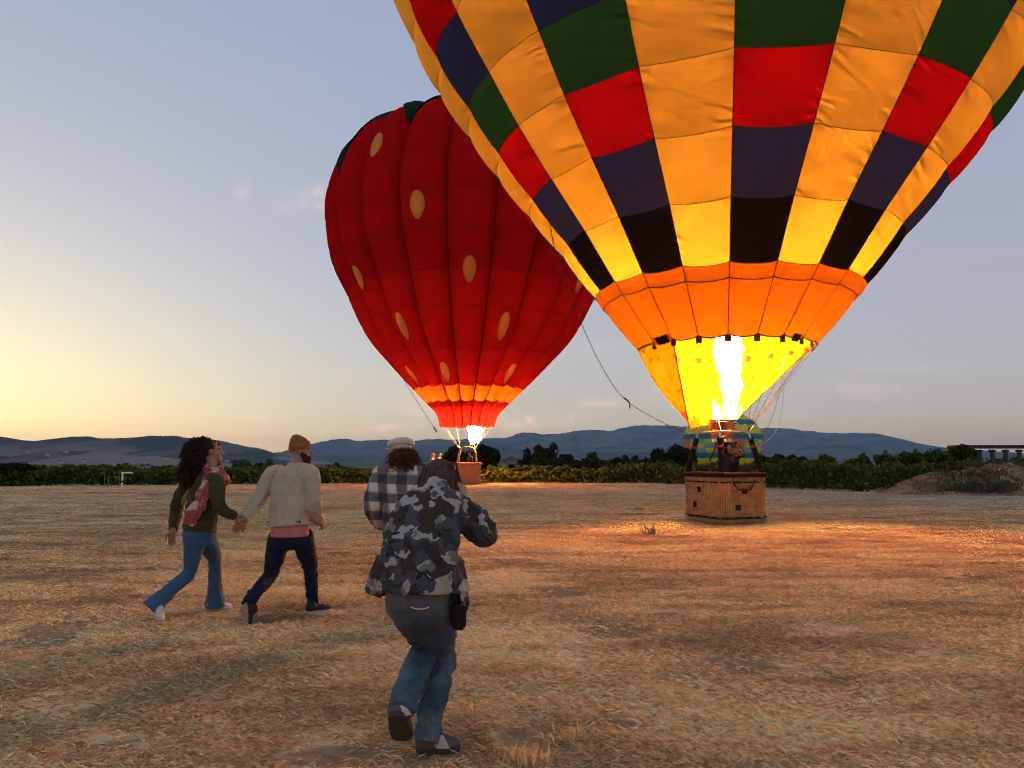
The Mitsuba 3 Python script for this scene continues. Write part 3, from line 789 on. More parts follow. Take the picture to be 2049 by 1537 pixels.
def blades(n, y0, y1, seed, lmin, lmax, lie, dens_k=1.0):
    """Loose straw: thin blades lying on the ground in clumps, their lay drifting over the field."""
    g = np.random.default_rng(seed)
    m = int(n * 1.9)
    y = y0 * (y1 / y0) ** g.random(m)          # more blades per square metre near the path we stand on
    x = (g.random(m) * 2 - 1) * (y * 0.80 + 1.0)
    p = np.stack([x, y, x * 0], -1)
    clump = meshkit.fbm(p * np.array([2.2, 3.0, 1]), 3, 5)
    big = meshkit.fbm(p * np.array([0.5, 0.9, 1]), 3, 8)
    keep = g.random(m) < np.clip((clump - 0.22) * 2.2 + (big - 0.45) * 0.8, 0.10, 1)
    keep &= y < edge_y(x) + 0.5
    wob = 0.5 * (meshkit.fbm(p * 6, 3, 17) - 0.5)
    for cx, cy, a, b in BARE_AND_SHADE:
        e = np.sqrt(((x - cx) / a) ** 2 + ((y - cy) / (b * 2.2)) ** 2)
        keep &= (e + wob * 2.4 > 0.80 + 0.25 * g.random(m)) | (g.random(m) < 0.10)
    x, y, clump, big = x[keep][:n], y[keep][:n], clump[keep][:n], big[keep][:n]
    k = len(x)
    lay = 0.45 + 1.5 * (meshkit.fbm(np.stack([x * 0.5, y * 0.7, x * 0], -1), 2, 31) - 0.5) * 2
    th = lay + g.normal(0, 0.75, k) + np.pi * (g.random(k) < 0.5)
    L = lmin + (lmax - lmin) * g.random(k) ** 2
    tilt = np.abs(g.normal(lie, 0.22 * dens_k, k)) * (0.5 + 1.0 * clump) * np.clip(1.5 - y / 16, 0.3, 1)
    d = np.stack([np.cos(th) * np.cos(tilt), np.sin(th) * np.cos(tilt), np.sin(tilt)], -1)
    wdt = np.maximum(0.0008, y * 0.00027) * (0.7 + 0.7 * g.random(k))
    s = np.cross(d, g.normal(0, 1, (k, 3)) * [0.6, 0.6, 0.6] * np.clip(1.6 - y / 11, 0.22, 1)[:, None] + [0, 0, 1.5])
    s /= np.linalg.norm(s, axis=1, keepdims=True)
    base = np.stack([x, y, height(x, y) + 0.004 + 0.02 * clump * g.random(k)], -1)
    mid = base + d * (L * 0.55)[:, None] + np.array([0, 0, 0.006])
    tip = base + d * L[:, None] - np.array([0, 0, 1.0]) * (L * 0.12)[:, None] * g.random(k)[:, None]
    v = np.stack([base - s * wdt[:, None], base + s * wdt[:, None], mid + s * wdt[:, None] * 0.8, tip], 1)
    f = (np.arange(k) * 4)[:, None, None] + np.array([[0, 1, 2], [0, 2, 3]])[None]
    tone = g.random(k)
    pal = np.array([[0.93, 0.69, 0.36], [0.80, 0.565, 0.265], [0.66, 0.45, 0.22], [0.95, 0.76, 0.48], [0.46, 0.31, 0.155]])
    c = pal[np.minimum((tone ** 1.2 * 5).astype(int), 4)] * (0.65 + 0.6 * g.random(k))[:, None] * np.clip(1.0 + 1.2 * (big - 0.5), 0.72, 1.35)[:, None]
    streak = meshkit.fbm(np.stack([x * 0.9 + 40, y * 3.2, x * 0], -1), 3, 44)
    c = c * (1 - 0.32 * np.clip((streak - 0.55) / 0.09, 0, 1) * np.clip(y / 9, 0.35, 1))[:, None]  # thin shadow streaks across the field, painted into the blade colours
    gry = np.clip((x - 5) / 8, 0, 1) * np.clip((y - 20) / 6, 0, 1) * 0.7
    c = c * (1 - gry)[:, None] + c.mean(1, keepdims=True) * np.array([1.05, 0.98, 0.88]) * gry[:, None] * 0.9
    return v.reshape(-1, 3), f.reshape(-1, 3), np.repeat(c, 4, 0)


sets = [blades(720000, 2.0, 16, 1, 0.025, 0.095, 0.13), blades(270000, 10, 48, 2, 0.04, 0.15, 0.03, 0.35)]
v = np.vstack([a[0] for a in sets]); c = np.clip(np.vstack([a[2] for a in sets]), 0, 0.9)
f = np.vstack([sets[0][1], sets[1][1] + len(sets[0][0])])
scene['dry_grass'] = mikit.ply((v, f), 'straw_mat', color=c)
tag('dry_grass', 'loose mown straw lying in clumps over the field', 'grass', kind='stuff')

leafmat('vine_leaf_mat', lambda p, n, uv: mix((0.034, 0.070, 0.016), (0.105, 0.155, 0.036), noise(p.x * 3, p.y * 3, p.z * 5)) * (0.6 + 0.8 * cell_rand(uv.x * 997.0)))
leafmat('tree_leaf_mat', lambda p, n, uv: mix((0.030, 0.045, 0.016), (0.065, 0.085, 0.026), noise(p.x * .8, p.y * .8, p.z * .9)) * (0.55 + 0.9 * cell_rand(uv.x * 997.0)))
leafmat('pale_leaf_mat', lambda p, n, uv: mix((0.055, 0.075, 0.028), (0.10, 0.12, 0.05), noise(p.x * .8, p.y * .8, p.z * .9)) * (0.6 + 0.8 * cell_rand(uv.x * 997.0)))
leafmat('dark_leaf_mat', lambda p, n, uv: mix((0.018, 0.026, 0.012), (0.04, 0.05, 0.02), noise(p.x * .8, p.y * .8, p.z * .9)) * (0.55 + 0.9 * cell_rand(uv.x * 997.0)))
leafmat('grey_leaf_mat', lambda p, n, uv: mix((0.075, 0.09, 0.06), (0.13, 0.14, 0.085), noise(p.x * 4, p.y * 4, p.z * 4)) * (0.6 + 0.8 * cell_rand(uv.x * 997.0)))
mat('bark_mat', lambda p, n, uv: mix((0.05, 0.038, 0.028), (0.11, 0.085, 0.06), fbm(p.x * 9, p.y * 9, p.z * 2, octaves=3)), 0.9)


def leaves(c, size, seed, up=0.3, aspect=0.6):
    """Leaf quads folded along the middle, at points c."""
    g = np.random.default_rng(seed)
    k = len(c)
    n_ = g.normal(0, 1, (k, 3)) + np.array([0, -0.2, up]); n_ /= np.linalg.norm(n_, axis=1, keepdims=True)
    t = np.cross(n_, g.normal(0, 1, (k, 3))); t /= np.linalg.norm(t, axis=1, keepdims=True)
    b = np.cross(n_, t)
    s = size * (0.6 + 0.8 * g.random(k))[:, None]
    v = np.stack([c - t * s * 0.5, c + b * s * aspect * 0.5 + n_ * s * 0.1, c + t * s * 0.5, c - b * s * aspect * 0.5 + n_ * s * 0.1], 1)
    f = (np.arange(k) * 4)[:, None, None] + np.array([[0, 1, 2], [0, 2, 3]])[None]
    return v.reshape(-1, 3), f.reshape(-1, 3), np.repeat(np.stack([g.random(k), g.random(k)], 1), 4, 0)


# the vineyard: rows of vines behind the edge of the field, a tangle of leaves
def vineyard():
    g = np.random.default_rng(5)
    out = []
    for r in range(9):
        n = [26000, 20000, 15000, 12000, 10000, 9000, 8000, 7000, 7000][r]
        x = g.uniform(-46, 46, n * 2)
        p0 = np.stack([x * 0.45, x * 0 + r * 9.1, x * 0], -1)
        top = 0.20 + 0.65 * meshkit.fbm(p0, 4, 3) + 0.45 * meshkit.fbm(p0 * 5, 2, 4)
        top = top + 0.30 * np.clip((x - 7) / 8, 0, 1) + 0.10
        y = edge_y(x) + 0.9 + r * 2.3 + g.normal(0, 0.28, len(x)) + 0.5 * (meshkit.fbm(p0 * 2, 2, 7) - 0.5)
        u = g.random(len(x)) ** 0.75
        keep = (meshkit.fbm(np.stack([x * 1.1, u * 3, y * 0 + r], -1), 3, 12) > 0.36) & ~((x > 15.5) & (x < 26) & (r < 2))
        x, y, u, top = x[keep][:n], y[keep][:n], u[keep][:n], top[keep][:n]
        out.append(np.stack([x, y, height(x, y) + 0.03 + u * top], -1))
    return np.vstack(out)


v, f, uv = leaves(vineyard(), 0.21, 6, 0.5, 0.85)
scene['vineyard'] = mikit.ply((v, f), 'vine_leaf_mat', uv=uv)
tag('vineyard', 'dense green vine rows along the far edge of the field', 'vines', kind='stuff')


def crown_points(g, c, rx, rz, n, lobes, seed):
    """Points through a crown made of uneven lobes, more of them near the outside."""
    L = [(np.array([0, 0, 0.0]), 0.62)]
    for i in range(lobes):
        a = g.uniform(0, 2 * np.pi); e = g.uniform(-0.35, 1.0)
        L.append((np.array([math.cos(a) * 0.62 * math.sqrt(max(0, 1 - e * e * 0.6)), math.sin(a) * 0.62 * math.sqrt(max(0, 1 - e * e * 0.6)), 0.62 * e]), g.uniform(0.24, 0.42)))
    w = np.array([l[1] ** 2 for l in L]); w /= w.sum()
    pick = g.choice(len(L), n, p=w)
    d = g.normal(0, 1, (n, 3)); d /= np.linalg.norm(d, axis=1, keepdims=True)
    r = np.array([l[1] for l in L])[pick] * g.random(n) ** 0.28
    p = np.array([l[0] for l in L])[pick] + d * r[:, None]
    q = meshkit.fbm(p * 4.2 + seed, 3, seed)
    p = p[q > 0.40]
    return c + p * np.array([rx, rx, rz])


def tree(px, top, wpx, y, leafm, label, n=1500, name='tree', group=None, base=None, seed=None, slim=1.0, catg='tree'):
    seed = seed or int(px)
    g = np.random.default_rng(seed)
    t = at(px, top, y)
    x = t[0]
    zb = float(height(np.array([x]), np.array([y]))[0]) if base is None else base
    h = max(t[2] - zb, 0.5)
    rx = 1.45 * wpx / F * y
    k = thing(name, label, catg, group)
    tr = 0.10 + 0.012 * h
    bend = g.normal(0, 0.05 * h, 2)
    c0 = np.array([x, y, zb])
    ct = c0 + np.array([bend[0] * 0.3, bend[1] * 0.3, h * 0.78])
    trunk = [tube(np.array([c0 - (0, 0, 0.2), c0 * 0.6 + ct * 0.4 + (0.04 * h * g.normal(), 0, 0), ct]), [tr * 1.2, tr * 0.8, tr * 0.25], 7)]
    for i in range(6):
        a = g.uniform(0, 2 * np.pi); s = g.uniform(0.25, 0.6)
        p = c0 * (1 - s) + ct * s
        trunk.append(tube(np.array([p, p + np.array([math.cos(a) * rx * 0.45, math.sin(a) * rx * 0.45, 0.16 * h]), p + np.array([math.cos(a) * rx * 0.7, math.sin(a) * rx * 0.7, 0.34 * h])]), [tr * 0.45, tr * 0.3, tr * 0.1], 5))
    obj('trunk', trunk, 'bark_mat', k, smooth=True)
    cz = zb + h * 0.64
    pts = crown_points(g, np.array([x, y, cz]), rx * 1.05, h * 0.38, int(n * 2.4), 14, seed)
    v, f, uv = leaves(pts, max(0.16, 0.0042 * y) * slim, seed + 1, 0.4, 0.7)
    key = obj('crown', (v, f), leafm, k, uv=uv)
    return k


GT = 'trees beyond the vineyard'
T_ = 'tree_leaf_mat'; PL = 'pale_leaf_mat'; DL = 'dark_leaf_mat'
tree(22, 926, 36, 41.5, DL, 'big dark bush at the left edge of the picture', 2600, 'bush', catg='bush')
tree(62, 944, 17, 43, T_, 'low bush just right of the big dark bush on the left', 1200, 'bush', catg='bush')
tree(88, 933, 20, 150, T_, 'wide low tree far left beyond the vines', 700, group=GT)
tree(145, 936, 13, 160, DL, 'small round tree left of the small dark lone tree', 600, group=GT)
tree(191, 929, 10, 150, DL, 'small dark lone tree left of the white standpipe', 600, group=GT)
tree(295, 931, 26, 140, T_, 'feathery tree right of the white standpipe', 800, group=GT)
tree(485, 917, 16, 190, PL, 'pale airy tree between the curly haired woman and the man', 800, group=GT)
tree(514, 924, 12, 170, DL, 'dark round tree right beside the pale airy tree', 700, group=GT)
tree(532, 919, 13, 200, PL, 'pale tree behind the man in the cream jacket', 700, group=GT)
tree(668, 925, 22, 150, T_, 'wide tree right of the man with the beanie', 700, group=GT)
tree(906, 888, 17, 74, DL, 'dark tree left behind the small brown basket', 1800, group=GT)
tree(962, 884, 27, 72, DL, 'very large dark tree behind the small brown basket', 3800, group=GT)
tree(1056, 896, 15, 92, T_, 'upright green tree right of the barn', 1500, group=GT)
tree(1095, 881, 22, 94, T_, 'tallest green tree right of the barn', 2600, group=GT)
tree(1134, 906, 15, 100, DL, 'dark tree right of the tallest green tree', 1200, group=GT)
tree(1160, 916, 18, 104, DL, 'low dark tree second right of the tallest green tree', 1000, group=GT)
tree(1197, 905, 21, 90, T_, 'bushy tree midway between the barn and the checkered basket', 1500, group=GT)
tree(1221, 911, 16, 96, T_, 'low bushy tree right of the midway bushy tree', 1000, group=GT)
tree(1243, 907, 15, 88, DL, 'dark pointed tree left of the crown line end', 1200, group=GT)
tree(1280, 906, 19, 84, DL, 'dark spreading tree below the crown line', 1300, group=GT)
tree(1315, 893, 14, 86, DL, 'tall narrow dark tree left of the biggest tree by the basket', 1300, group=GT)
tree(1348, 884, 30, 84, DL, 'biggest dark tree immediately left of the striped balloon', 2800, group=GT)
tree(1528, 907, 17, 82, DL, 'dark tree just right of the striped balloon', 1300, group=GT)
tree(1577, 905, 30, 80, DL, 'broad dark tree second right of the striped balloon', 2200, group=GT)
tree(1618, 921, 20, 76, T_, 'low green tree where the vines begin to climb on the right', 1100, group=GT)
g0 = np.random.default_rng(21)
for i, px in enumerate((1075, 1115, 1145, 1178, 1208, 1232, 1262, 1297, 1330, 1364, 1548, 1600, 1640)):
    place = ('behind the barn end', 'by the tallest green tree', 'left of the midway bushy tree', 'close by the midway bushy tree', 'right of the midway bushy tree', 'before the pointed tree', 'under the crown line', 'left of the narrow tree', 'right of the narrow tree', 'at the foot of the striped balloon', 'right of the striped balloon', 'among the trees near the vine slope', 'last before the vine slope')[i]
    tree(px, 914 + g0.uniform(-5, 7), 16, g0.uniform(62, 72), (T_, DL)[i % 2], 'low scrubby tree in the belt, ' + place, 1100, group='low trees behind the vineyard', seed=300 + i)
tree(1928, 887, 21, 52, T_, 'rounded hedge tree at the left end of the pergola', 2400, 'tree')
tree(1998, 916, 16, 47, DL, 'dark shrub under the pergola', 1500, 'shrub', catg='shrub')
tree(2042, 917, 14, 46, DL, 'dark shrub at the right edge under the pergola', 1400, 'shrub', catg='shrub')
tree(1880, 925, 30, 36, PL, 'grey green shrub on top of the earth mound, left', 1500, 'shrub', base=0.5, catg='shrub')


def shoot(px, top, y, n, label):
    """A vigorous vine shoot standing up above the row."""
    t = at(px, top, y); g = np.random.default_rng(int(px))
    zb = float(height(np.array([t[0]]), np.array([y]))[0])
    k = thing('vine_shoot', label, 'vine', 'vine shoots on the right skyline')
    c0 = np.array([t[0], y, zb])
    stems, pts = [], []
    for i in range(n):
        a = g.uniform(0, 6.28)
        e = np.array([t[0] + 0.30 * math.cos(a), y + 0.3 * math.sin(a), t[2] - 0.12 * g.random()])
        m = c0 * 0.35 + e * 0.65 + (0, 0, 0.18)
        stems.append(tube(np.array([c0, m, e]), [0.03, 0.02, 0.006], 5))
        s = g.random(60)[:, None] ** 0.6
        pts.append((m * (1 - s) + e * s) + g.normal(0, 0.10, (60, 3)))
    obj('stem', stems, 'bark_mat', k)
    v, f, uv = leaves(np.vstack(pts), 0.27, int(px) + 1, 0.4, 0.8)
    obj('foliage', (v, f), 'vine_leaf_mat', k, uv=uv)


for px, top, y, n, lb in ((1658, 917, 44, 5, 'leafy vine shoot nearest the checkered basket on the right skyline'), (1708, 919, 43, 2, 'slim vine shoot, second on the right skyline'),
                          (1723, 916, 43, 3, 'vine shoot, third on the right skyline'), (1761, 913, 42, 3, 'vine shoot, fourth on the right skyline'), (1776, 915, 43, 2, 'slim vine shoot, fifth on the right skyline'),
                          (1812, 910, 42, 4, 'vine shoot, sixth on the right skyline'), (1830, 909, 42, 4, 'vine shoot, seventh on the right skyline'),
                          (1868, 906, 41, 6, 'bushy vine shoot left of the hedge tree and pergola'), (1886, 910, 41, 4, 'vine shoot closest to the pergola')):
    shoot(px, top, y, n, lb)

# ---------------------------------------------------------------- earth mound at the right
def mound_colour(p, n, uv):
    a = fbm(p.x * 1.5, p.y * 1.5, p.z * 3, octaves=4)
    return mix((0.17, 0.108, 0.066), (0.30, 0.20, 0.125), smoothstep(0.35, 0.65, a)) * (0.8 + 0.4 * fbm(p.x * 9, p.y * 9, p.z * 9, octaves=3))


bumped('mound_mat', mound_colour, lambda p, n, uv: fbm(p.x * 5, p.y * 5, p.z * 5, octaves=4), 0.12, eps=1e-2, rough=0.95, spec=0.05)


def mound_h(X, Y):
    p = np.stack([X, Y, X * 0], -1)
    h = 0
    for cx, cy, rx, ry, k in ((17.6, 32.5, 1.6, 1.6, 0.55), (19.8, 33.0, 2.6, 2.2, 0.75), (21.0, 36.5, 3.0, 2.6, 0.95), (23.6, 34.0, 3.2, 2.6, 0.6), (28, 33, 4.5, 3, 0.5)):
        h = h + k * np.exp(-(((X - cx) / rx) ** 2 + ((Y - cy) / ry) ** 2) ** 1.3)
    return 0.85 * h * (0.45 + 1.1 * meshkit.fbm(p * 0.9, 4, 6)) - 0.06 + 0.16 * (meshkit.fbm(p * 2.5, 4, 9) - 0.5)


X, Y = np.meshgrid(np.linspace(14.5, 34, 220), np.linspace(28.5, 42, 140))
obj('earth_mound', grid_mesh(np.stack([X, Y, height(X, Y) + mound_h(X, Y)], -1)), 'mound_mat', smooth=True)
tag('earth_mound', 'heaps of bare brown earth at the right edge of the field', kind='structure')


def weeds(name, cx, cy, rx, ry, n, L, m, label, seed, spread=0.5):
    g = np.random.default_rng(seed)
    x = cx + rx * g.normal(0, 0.5, n); y = cy + ry * g.normal(0, 0.5, n)
    on = height(x, y) + np.maximum(mound_h(x, y), 0) * ((x > 14.5) & (y > 28.5))
    base = np.stack([x, y, on - 0.02], -1)
    d = g.normal(0, spread, (n, 3)) + np.array([0, 0, 1]); d /= np.linalg.norm(d, axis=1, keepdims=True)
    l = L * (0.5 + 0.8 * g.random(n))[:, None]
    s = np.cross(d, g.normal(0, 1, (n, 3))); s /= np.linalg.norm(s, axis=1, keepdims=True)
    w = max(0.0012, 0.00045 * cy)
    v = np.stack([base - s * w, base + s * w, base + d * l * 0.6 + s * w, base + d * l + g.normal(0, 0.08, (n, 3)) * l], 1).reshape(-1, 3)
    f = ((np.arange(n) * 4)[:, None, None] + np.array([[0, 1, 2], [0, 2, 3]])[None]).reshape(-1, 3)
    k = number(name)
    scene[k] = mikit.ply((v, f), m, uv=np.repeat(g.random((n, 2)), 4, 0))
    tag(k, label, 'weeds', kind='stuff')


weeds('weed_clump', 18.6, 31.0, 1.5, 0.5, 1500, 0.30, 'grey_leaf_mat', 'grey green weeds along the front foot of the earth mound', 3)
weeds('weed_clump', 20.6, 35.6, 1.6, 0.7, 1500, 0.34, 'grey_leaf_mat', 'grey green weeds high on the left of the earth mound', 4)
weeds('weed_clump', 22.6, 30.2, 0.8, 0.5, 700, 0.35, 'grey_leaf_mat', 'small weeds at the foot of the mound towards the right', 5)
weeds('weed_clump', 19.0, 32.2, 2.4, 1.2, 900, 0.26, 'pale_leaf_mat', 'sparse green weeds spread over the front slope of the mound', 16)
weeds('weed_clump', 24.5, 34.8, 4.0, 1.6, 3000, 0.42, 'pale_leaf_mat', 'brush growing along the back of the earth mound', 17)
weeds('weed_clump', 25.0, 31.6, 2.2, 1.2, 2200, 0.32, 'pale_leaf_mat', 'weeds covering the right end of the earth mound', 6)
c = ground_at(1304, 1071)
weeds('weed_clump', c[0], c[1], 0.16, 0.10, 60, 0.22, 'grey_leaf_mat', 'small weed tuft on the straw left of the checkered basket', 7, 0.9)
c = ground_at(1276, 1022)
weeds('weed_clump', c[0], c[1], 0.26, 0.12, 60, 0.12, 'vine_leaf_mat', 'flat green weed left behind the checkered basket', 8, 1.2)

leafmat('tuft_mat', lambda p, n, uv: mix((0.55, 0.40, 0.20), (0.90, 0.70, 0.42), cell_rand(uv.x * 997.0)))
for i, (px, py, rx, n, L, lb) in enumerate(((1050, 1530, 0.12, 220, 0.13, 'standing straw tuft at the bottom of the picture right of the photographer'), (1160, 1475, 0.14, 120, 0.10, 'thin straw tuft right of the photographer shoes'),
                                        (930, 1430, 0.10, 80, 0.09, 'loose straw wisp right of the photographer legs'))):
    c = ground_at(px, py)
    weeds('straw_tuft', c[0], c[1], rx, rx * 0.7, n, L, 'tuft_mat', lb, 60 + i, 0.55)

# ---------------------------------------------------------------- small built things at the edges
mat('white_pipe_mat', (0.72, 0.72, 0.70), 0.5)
mat('post_mat', (0.16, 0.15, 0.13), 0.9)
q = ground_at(244, 974); zt = at(244, 946, q[1])[2]
sp = thing('standpipe', 'white irrigation standpipe with a short arm at the edge of the field', 'standpipe')
obj('pipe', tube(np.array([(q[0], q[1], 0), (q[0], q[1], zt)]), 0.045, 10), 'white_pipe_mat', sp, smooth=40)
obj('arm', tube(np.array([(q[0] - 0.045, q[1], zt), (q[0] + 0.52, q[1], zt)]), 0.04, 10), 'white_pipe_mat', sp, smooth=40)
obj('clamp', tube(np.array([(q[0], q[1], 0.22), (q[0], q[1], 0.30)]), 0.07, 10), 'black_mat', sp)
for px, py, lb in ((208, 948, 'thin grey post, leftmost of three left of the standpipe'), (215, 952, 'thin grey post in the middle of three left of the standpipe'), (237, 950, 'thin grey post closest to the standpipe')):
    q = ground_at(px, 974)
    k = thing('post', lb, 'post', 'thin posts by the standpipe')
    scene[k] = mikit.ply(tube(np.array([(q[0], q[1], -0.1), (q[0] + 0.03, q[1], at(px, py, q[1])[2])]), 0.022, 6), 'post_mat')
# barn
bn = thing('barn', 'small plain barn with a low gable among the trees', 'barn')
mat('barn_mat', lambda p, n, uv: mi.Color3f(0.34, 0.28, 0.235) * (0.85 + 0.3 * noise(p.x * 6, 0.0, p.z * 0.5)), 0.9)
mat('roof_mat', (0.085, 0.075, 0.075), 0.8)
y = 100.0
x0, x1 = at(1007, 930, y)[0], at(1042, 930, y)[0]
ze, zr, zg = at(1020, 924, y)[2], at(1022, 917, y)[2], at(1020, 950, y)[2] - 1
xm = (x0 + x1) / 2
W_ = np.array([[x0, zg], [x1, zg], [x1, ze], [xm, zr], [x0, ze]])
import shapely
poly = trimesh.creation.extrude_polygon(shapely.Polygon(W_), 6.0, engine='earcut')
vv = np.asarray(poly.vertices)
obj('wall', (np.c_[vv[:, 0], y + vv[:, 2], vv[:, 1]], np.asarray(poly.faces)[:, ::-1]), 'barn_mat', bn)
for s, xe in ((-1, x0 - 0.35), (1, x1 + 0.35)):
    a = np.array([[xm, zr + 0.12], [xe, ze - 0.10], [xe, ze + 0.06], [xm, zr + 0.28]])
    rf = trimesh.creation.extrude_polygon(shapely.Polygon(a), 6.8, engine='earcut')
    vv = np.asarray(rf.vertices)
    obj('roof', (np.c_[vv[:, 0], y - 0.4 + vv[:, 2], vv[:, 1]], np.asarray(rf.faces)), 'roof_mat', bn)
obj('door', box((xm + 0.15, y - 0.03, zg + (ze - zg) * 0.44), (1.25, 0.1, (ze - zg) * 0.88)), 'black_mat', bn)
obj('door_post', box((xm + 0.92, y - 0.08, zg + (ze - zg) * 0.47), (0.16, 0.16, (ze - zg) * 0.94)), 'white_pipe_mat', bn)
obj('door_post', box((x0 + 0.12, y - 0.08, zg + (ze - zg) * 0.47), (0.16, 0.16, (ze - zg) * 0.94)), 'white_pipe_mat', bn)
# pergola
pg = thing('pergola', 'dark timber pergola with bracketed posts at the right edge', 'pergola')
mat('timber_mat', lambda p, n, uv: mix((0.035, 0.028, 0.024), (0.07, 0.055, 0.045), fbm(p.x * 2, p.y * 2, p.z * 9, octaves=3)), 0.85)
yp = 56.0
zb2 = at(1990, 893, yp)[2]
xa, xb = at(1918, 893, yp)[0], at(2120, 893, yp)[0]
for yy in (yp, yp + 1.5):
    obj('beam', box(((xa + xb) / 2, yy, zb2 - 0.08), (xb - xa, 0.14, 0.16), 0, 0.01), 'timber_mat', pg)
    for px in (1926, 1950, 1984, 2011, 2038, 2066, 2095):
        x = at(px, 893, yp)[0]
        zg = float(height(np.array([x]), np.array([yy]))[0])
        po = obj('post', box((x, yy, (zg + zb2 - 0.24) / 2), (0.20, 0.20, zb2 - 0.24 - zg), 0, 0.01), 'timber_mat', pg)
        obj('bracket', box((x, yy, zb2 - 0.33), (0.55, 0.13, 0.16), 0, 0.06), 'timber_mat', po)
for i in range(17):
    x = xa + (xb - xa) * (i + 0.5) / 17
    obj('rafter', box((x, yp + 0.75, zb2 + 0.045), (0.07, 2.0, 0.08), 0, 0.01), 'timber_mat', pg)
# pale houses scattered on the lower slopes of the left hills
mat('house_mat', (0.40, 0.36, 0.31), 0.8)
g = np.random.default_rng(3)
spots = [(58, 903), (95, 912), (130, 907), (196, 908), (222, 921), (245, 920), (262, 911), (301, 919), (318, 915), (333, 920), (352, 916), (30, 918), (170, 924), (286, 925), (455, 925), (120, 925)]
HOUSE = ['pale hillside house, ' + w for w in ('third from the left edge of the picture', 'first left of the standpipe pair', 'uphill of the white standpipe on the left', 'directly above the white standpipe arm', 'just right of the standpipe, low on the slope', 'second right of the standpipe, low on the slope', 'third right of the standpipe, higher up the slope', 'fourth right of the standpipe', 'fifth right of the standpipe', 'sixth right of the standpipe, low', 'seventh right of the standpipe, nearest the curly hair', 'nearest the left edge of the picture', 'low in the middle of the left hills', 'low right of the standpipe below the others', 'between the running woman and the man', 'low near the small dark lone tree')]
HX = np.asarray(meshkit.WRITTEN[scene['hills']['filename']][0]); HT = cKDTree(np.c_[HX[:, 0] / HX[:, 1] * 2000, (HX[:, 2] - EYE) / HX[:, 1] * 2000])
for i, (px, py) in enumerate(spots):
    d = ray(px, py)
    j = HT.query([d[0] / d[1] * 2000, d[2] / d[1] * 2000])[1]
    c = HX[j]
    k = thing('house', HOUSE[i], 'house', 'houses on the left hills')
    w, dp, h = g.uniform(7, 13), g.uniform(7, 9), g.uniform(2.5, 4)
    vb, fb_ = box(c + (0, -2, h / 2), (w, dp, h + 3))
    pr = np.array([(-w / 2 - .5, -dp / 2 - .5, 0), (w / 2 + .5, -dp / 2 - .5, 0), (w / 2 + .5, dp / 2 + .5, 0), (-w / 2 - .5, dp / 2 + .5, 0), (-w / 2 + 2, 0, 2.4), (w / 2 - 2, 0, 2.4)]) + c + (0, -2, h + 1.5)
    hl = trimesh.convex.convex_hull(pr)
    obj('wall', (vb, fb_), 'house_mat', k)
    obj('roof', hl, 'roof_mat', k)
# ---------------------------------------------------------------- people
V = lambda *a: np.array(a, float)


def surface(fn, lo, hi, h):
    """Naive surface nets of the zero level of fn(points) on a grid of step h; fn is only evaluated finely near the surface."""
    lo, hi = np.asarray(lo, float), np.asarray(hi, float)
    m = 4
    n = np.ceil((hi - lo) / (h * m)).astype(int) + 1
    ax = [lo[i] + np.arange(n[i]) * h * m for i in range(3)]
    G = np.stack(np.meshgrid(*ax, indexing='ij'), -1).reshape(-1, 3)
    c = fn(G).reshape(n)
    N = n * m
    D = np.repeat(np.repeat(np.repeat(c, m, 0), m, 1), m, 2)
    near = np.abs(D) < h * m * 2.2
    off = (np.arange(m) - 0.0) * h
    idx = np.argwhere(near)
    pts = lo + idx * h
    D[near] = fn(pts)
    s = D < 0
    s[0] = s[-1] = False; s[:, 0] = s[:, -1] = False; s[:, :, 0] = s[:, :, -1] = False
    D = np.where(s, np.minimum(D, -1e-6), np.maximum(D, 1e-6))
    # cells with a change of sign
    A, B, C = N - 1
    cnt = np.zeros((A, B, C), np.int8)
    for i in (0, 1):
        for j in (0, 1):
            for k in (0, 1):
                cnt += s[i:i + A, j:j + B, k:k + C]
    cell = np.argwhere((cnt > 0) & (cnt < 8))
    vid = np.full((A, B, C), -1, np.int64)
    vid[tuple(cell.T)] = np.arange(len(cell))
    acc = np.zeros((len(cell), 3)); num = np.zeros(len(cell))
    cor = np.array([[i, j, k] for i in (0, 1) for j in (0, 1) for k in (0, 1)])
    for a in range(8):
        for b in range(a + 1, 8):
            if np.abs(cor[a] - cor[b]).sum() != 1:
                continue
            da = D[tuple((cell + cor[a]).T)]; db = D[tuple((cell + cor[b]).T)]
            ch = (da < 0) != (db < 0)
            t = da[ch] / (da[ch] - db[ch])
            acc[ch] += cor[a] + (cor[b] - cor[a]) * t[:, None]
            num[ch] += 1
    v = lo + (cell + acc / num[:, None]) * h
    fs = []
    for d in range(3):
        e = np.zeros(3, int); e[d] = 1
        o1, o2 = [np.eye(3, dtype=int)[(d + q) % 3] for q in (1, 2)]
        s0 = s[:N[0] - e[0], :N[1] - e[1], :N[2] - e[2]]; s1 = s[e[0]:, e[1]:, e[2]:]
        ed = np.argwhere(s0 != s1)
        ed = ed[(ed[:, (d + 1) % 3] > 0) & (ed[:, (d + 2) % 3] > 0)]
        ed = ed[(ed < np.array([A, B, C])).all(1)]
        q = [vid[tuple((ed - x).T)] for x in (0 * o1, o1, o1 + o2, o2)]
        q = np.stack(q, 1)
        fl = s[tuple(ed.T)]
        q[~fl] = q[~fl][:, ::-1]
        q = q[(q >= 0).all(1)]
        fs.append(q)
    q = np.vstack(fs)
    f = np.vstack([q[:, [0, 1, 2]], q[:, [0, 2, 3]]])
    return v, f


def smin(a, b, k):
    h = np.clip(0.5 + 0.5 * (b - a) / k, 0, 1)
    return b * (1 - h) + a * h - k * h * (1 - h)


def smax(a, b, k):
    return -smin(-a, -b, k)


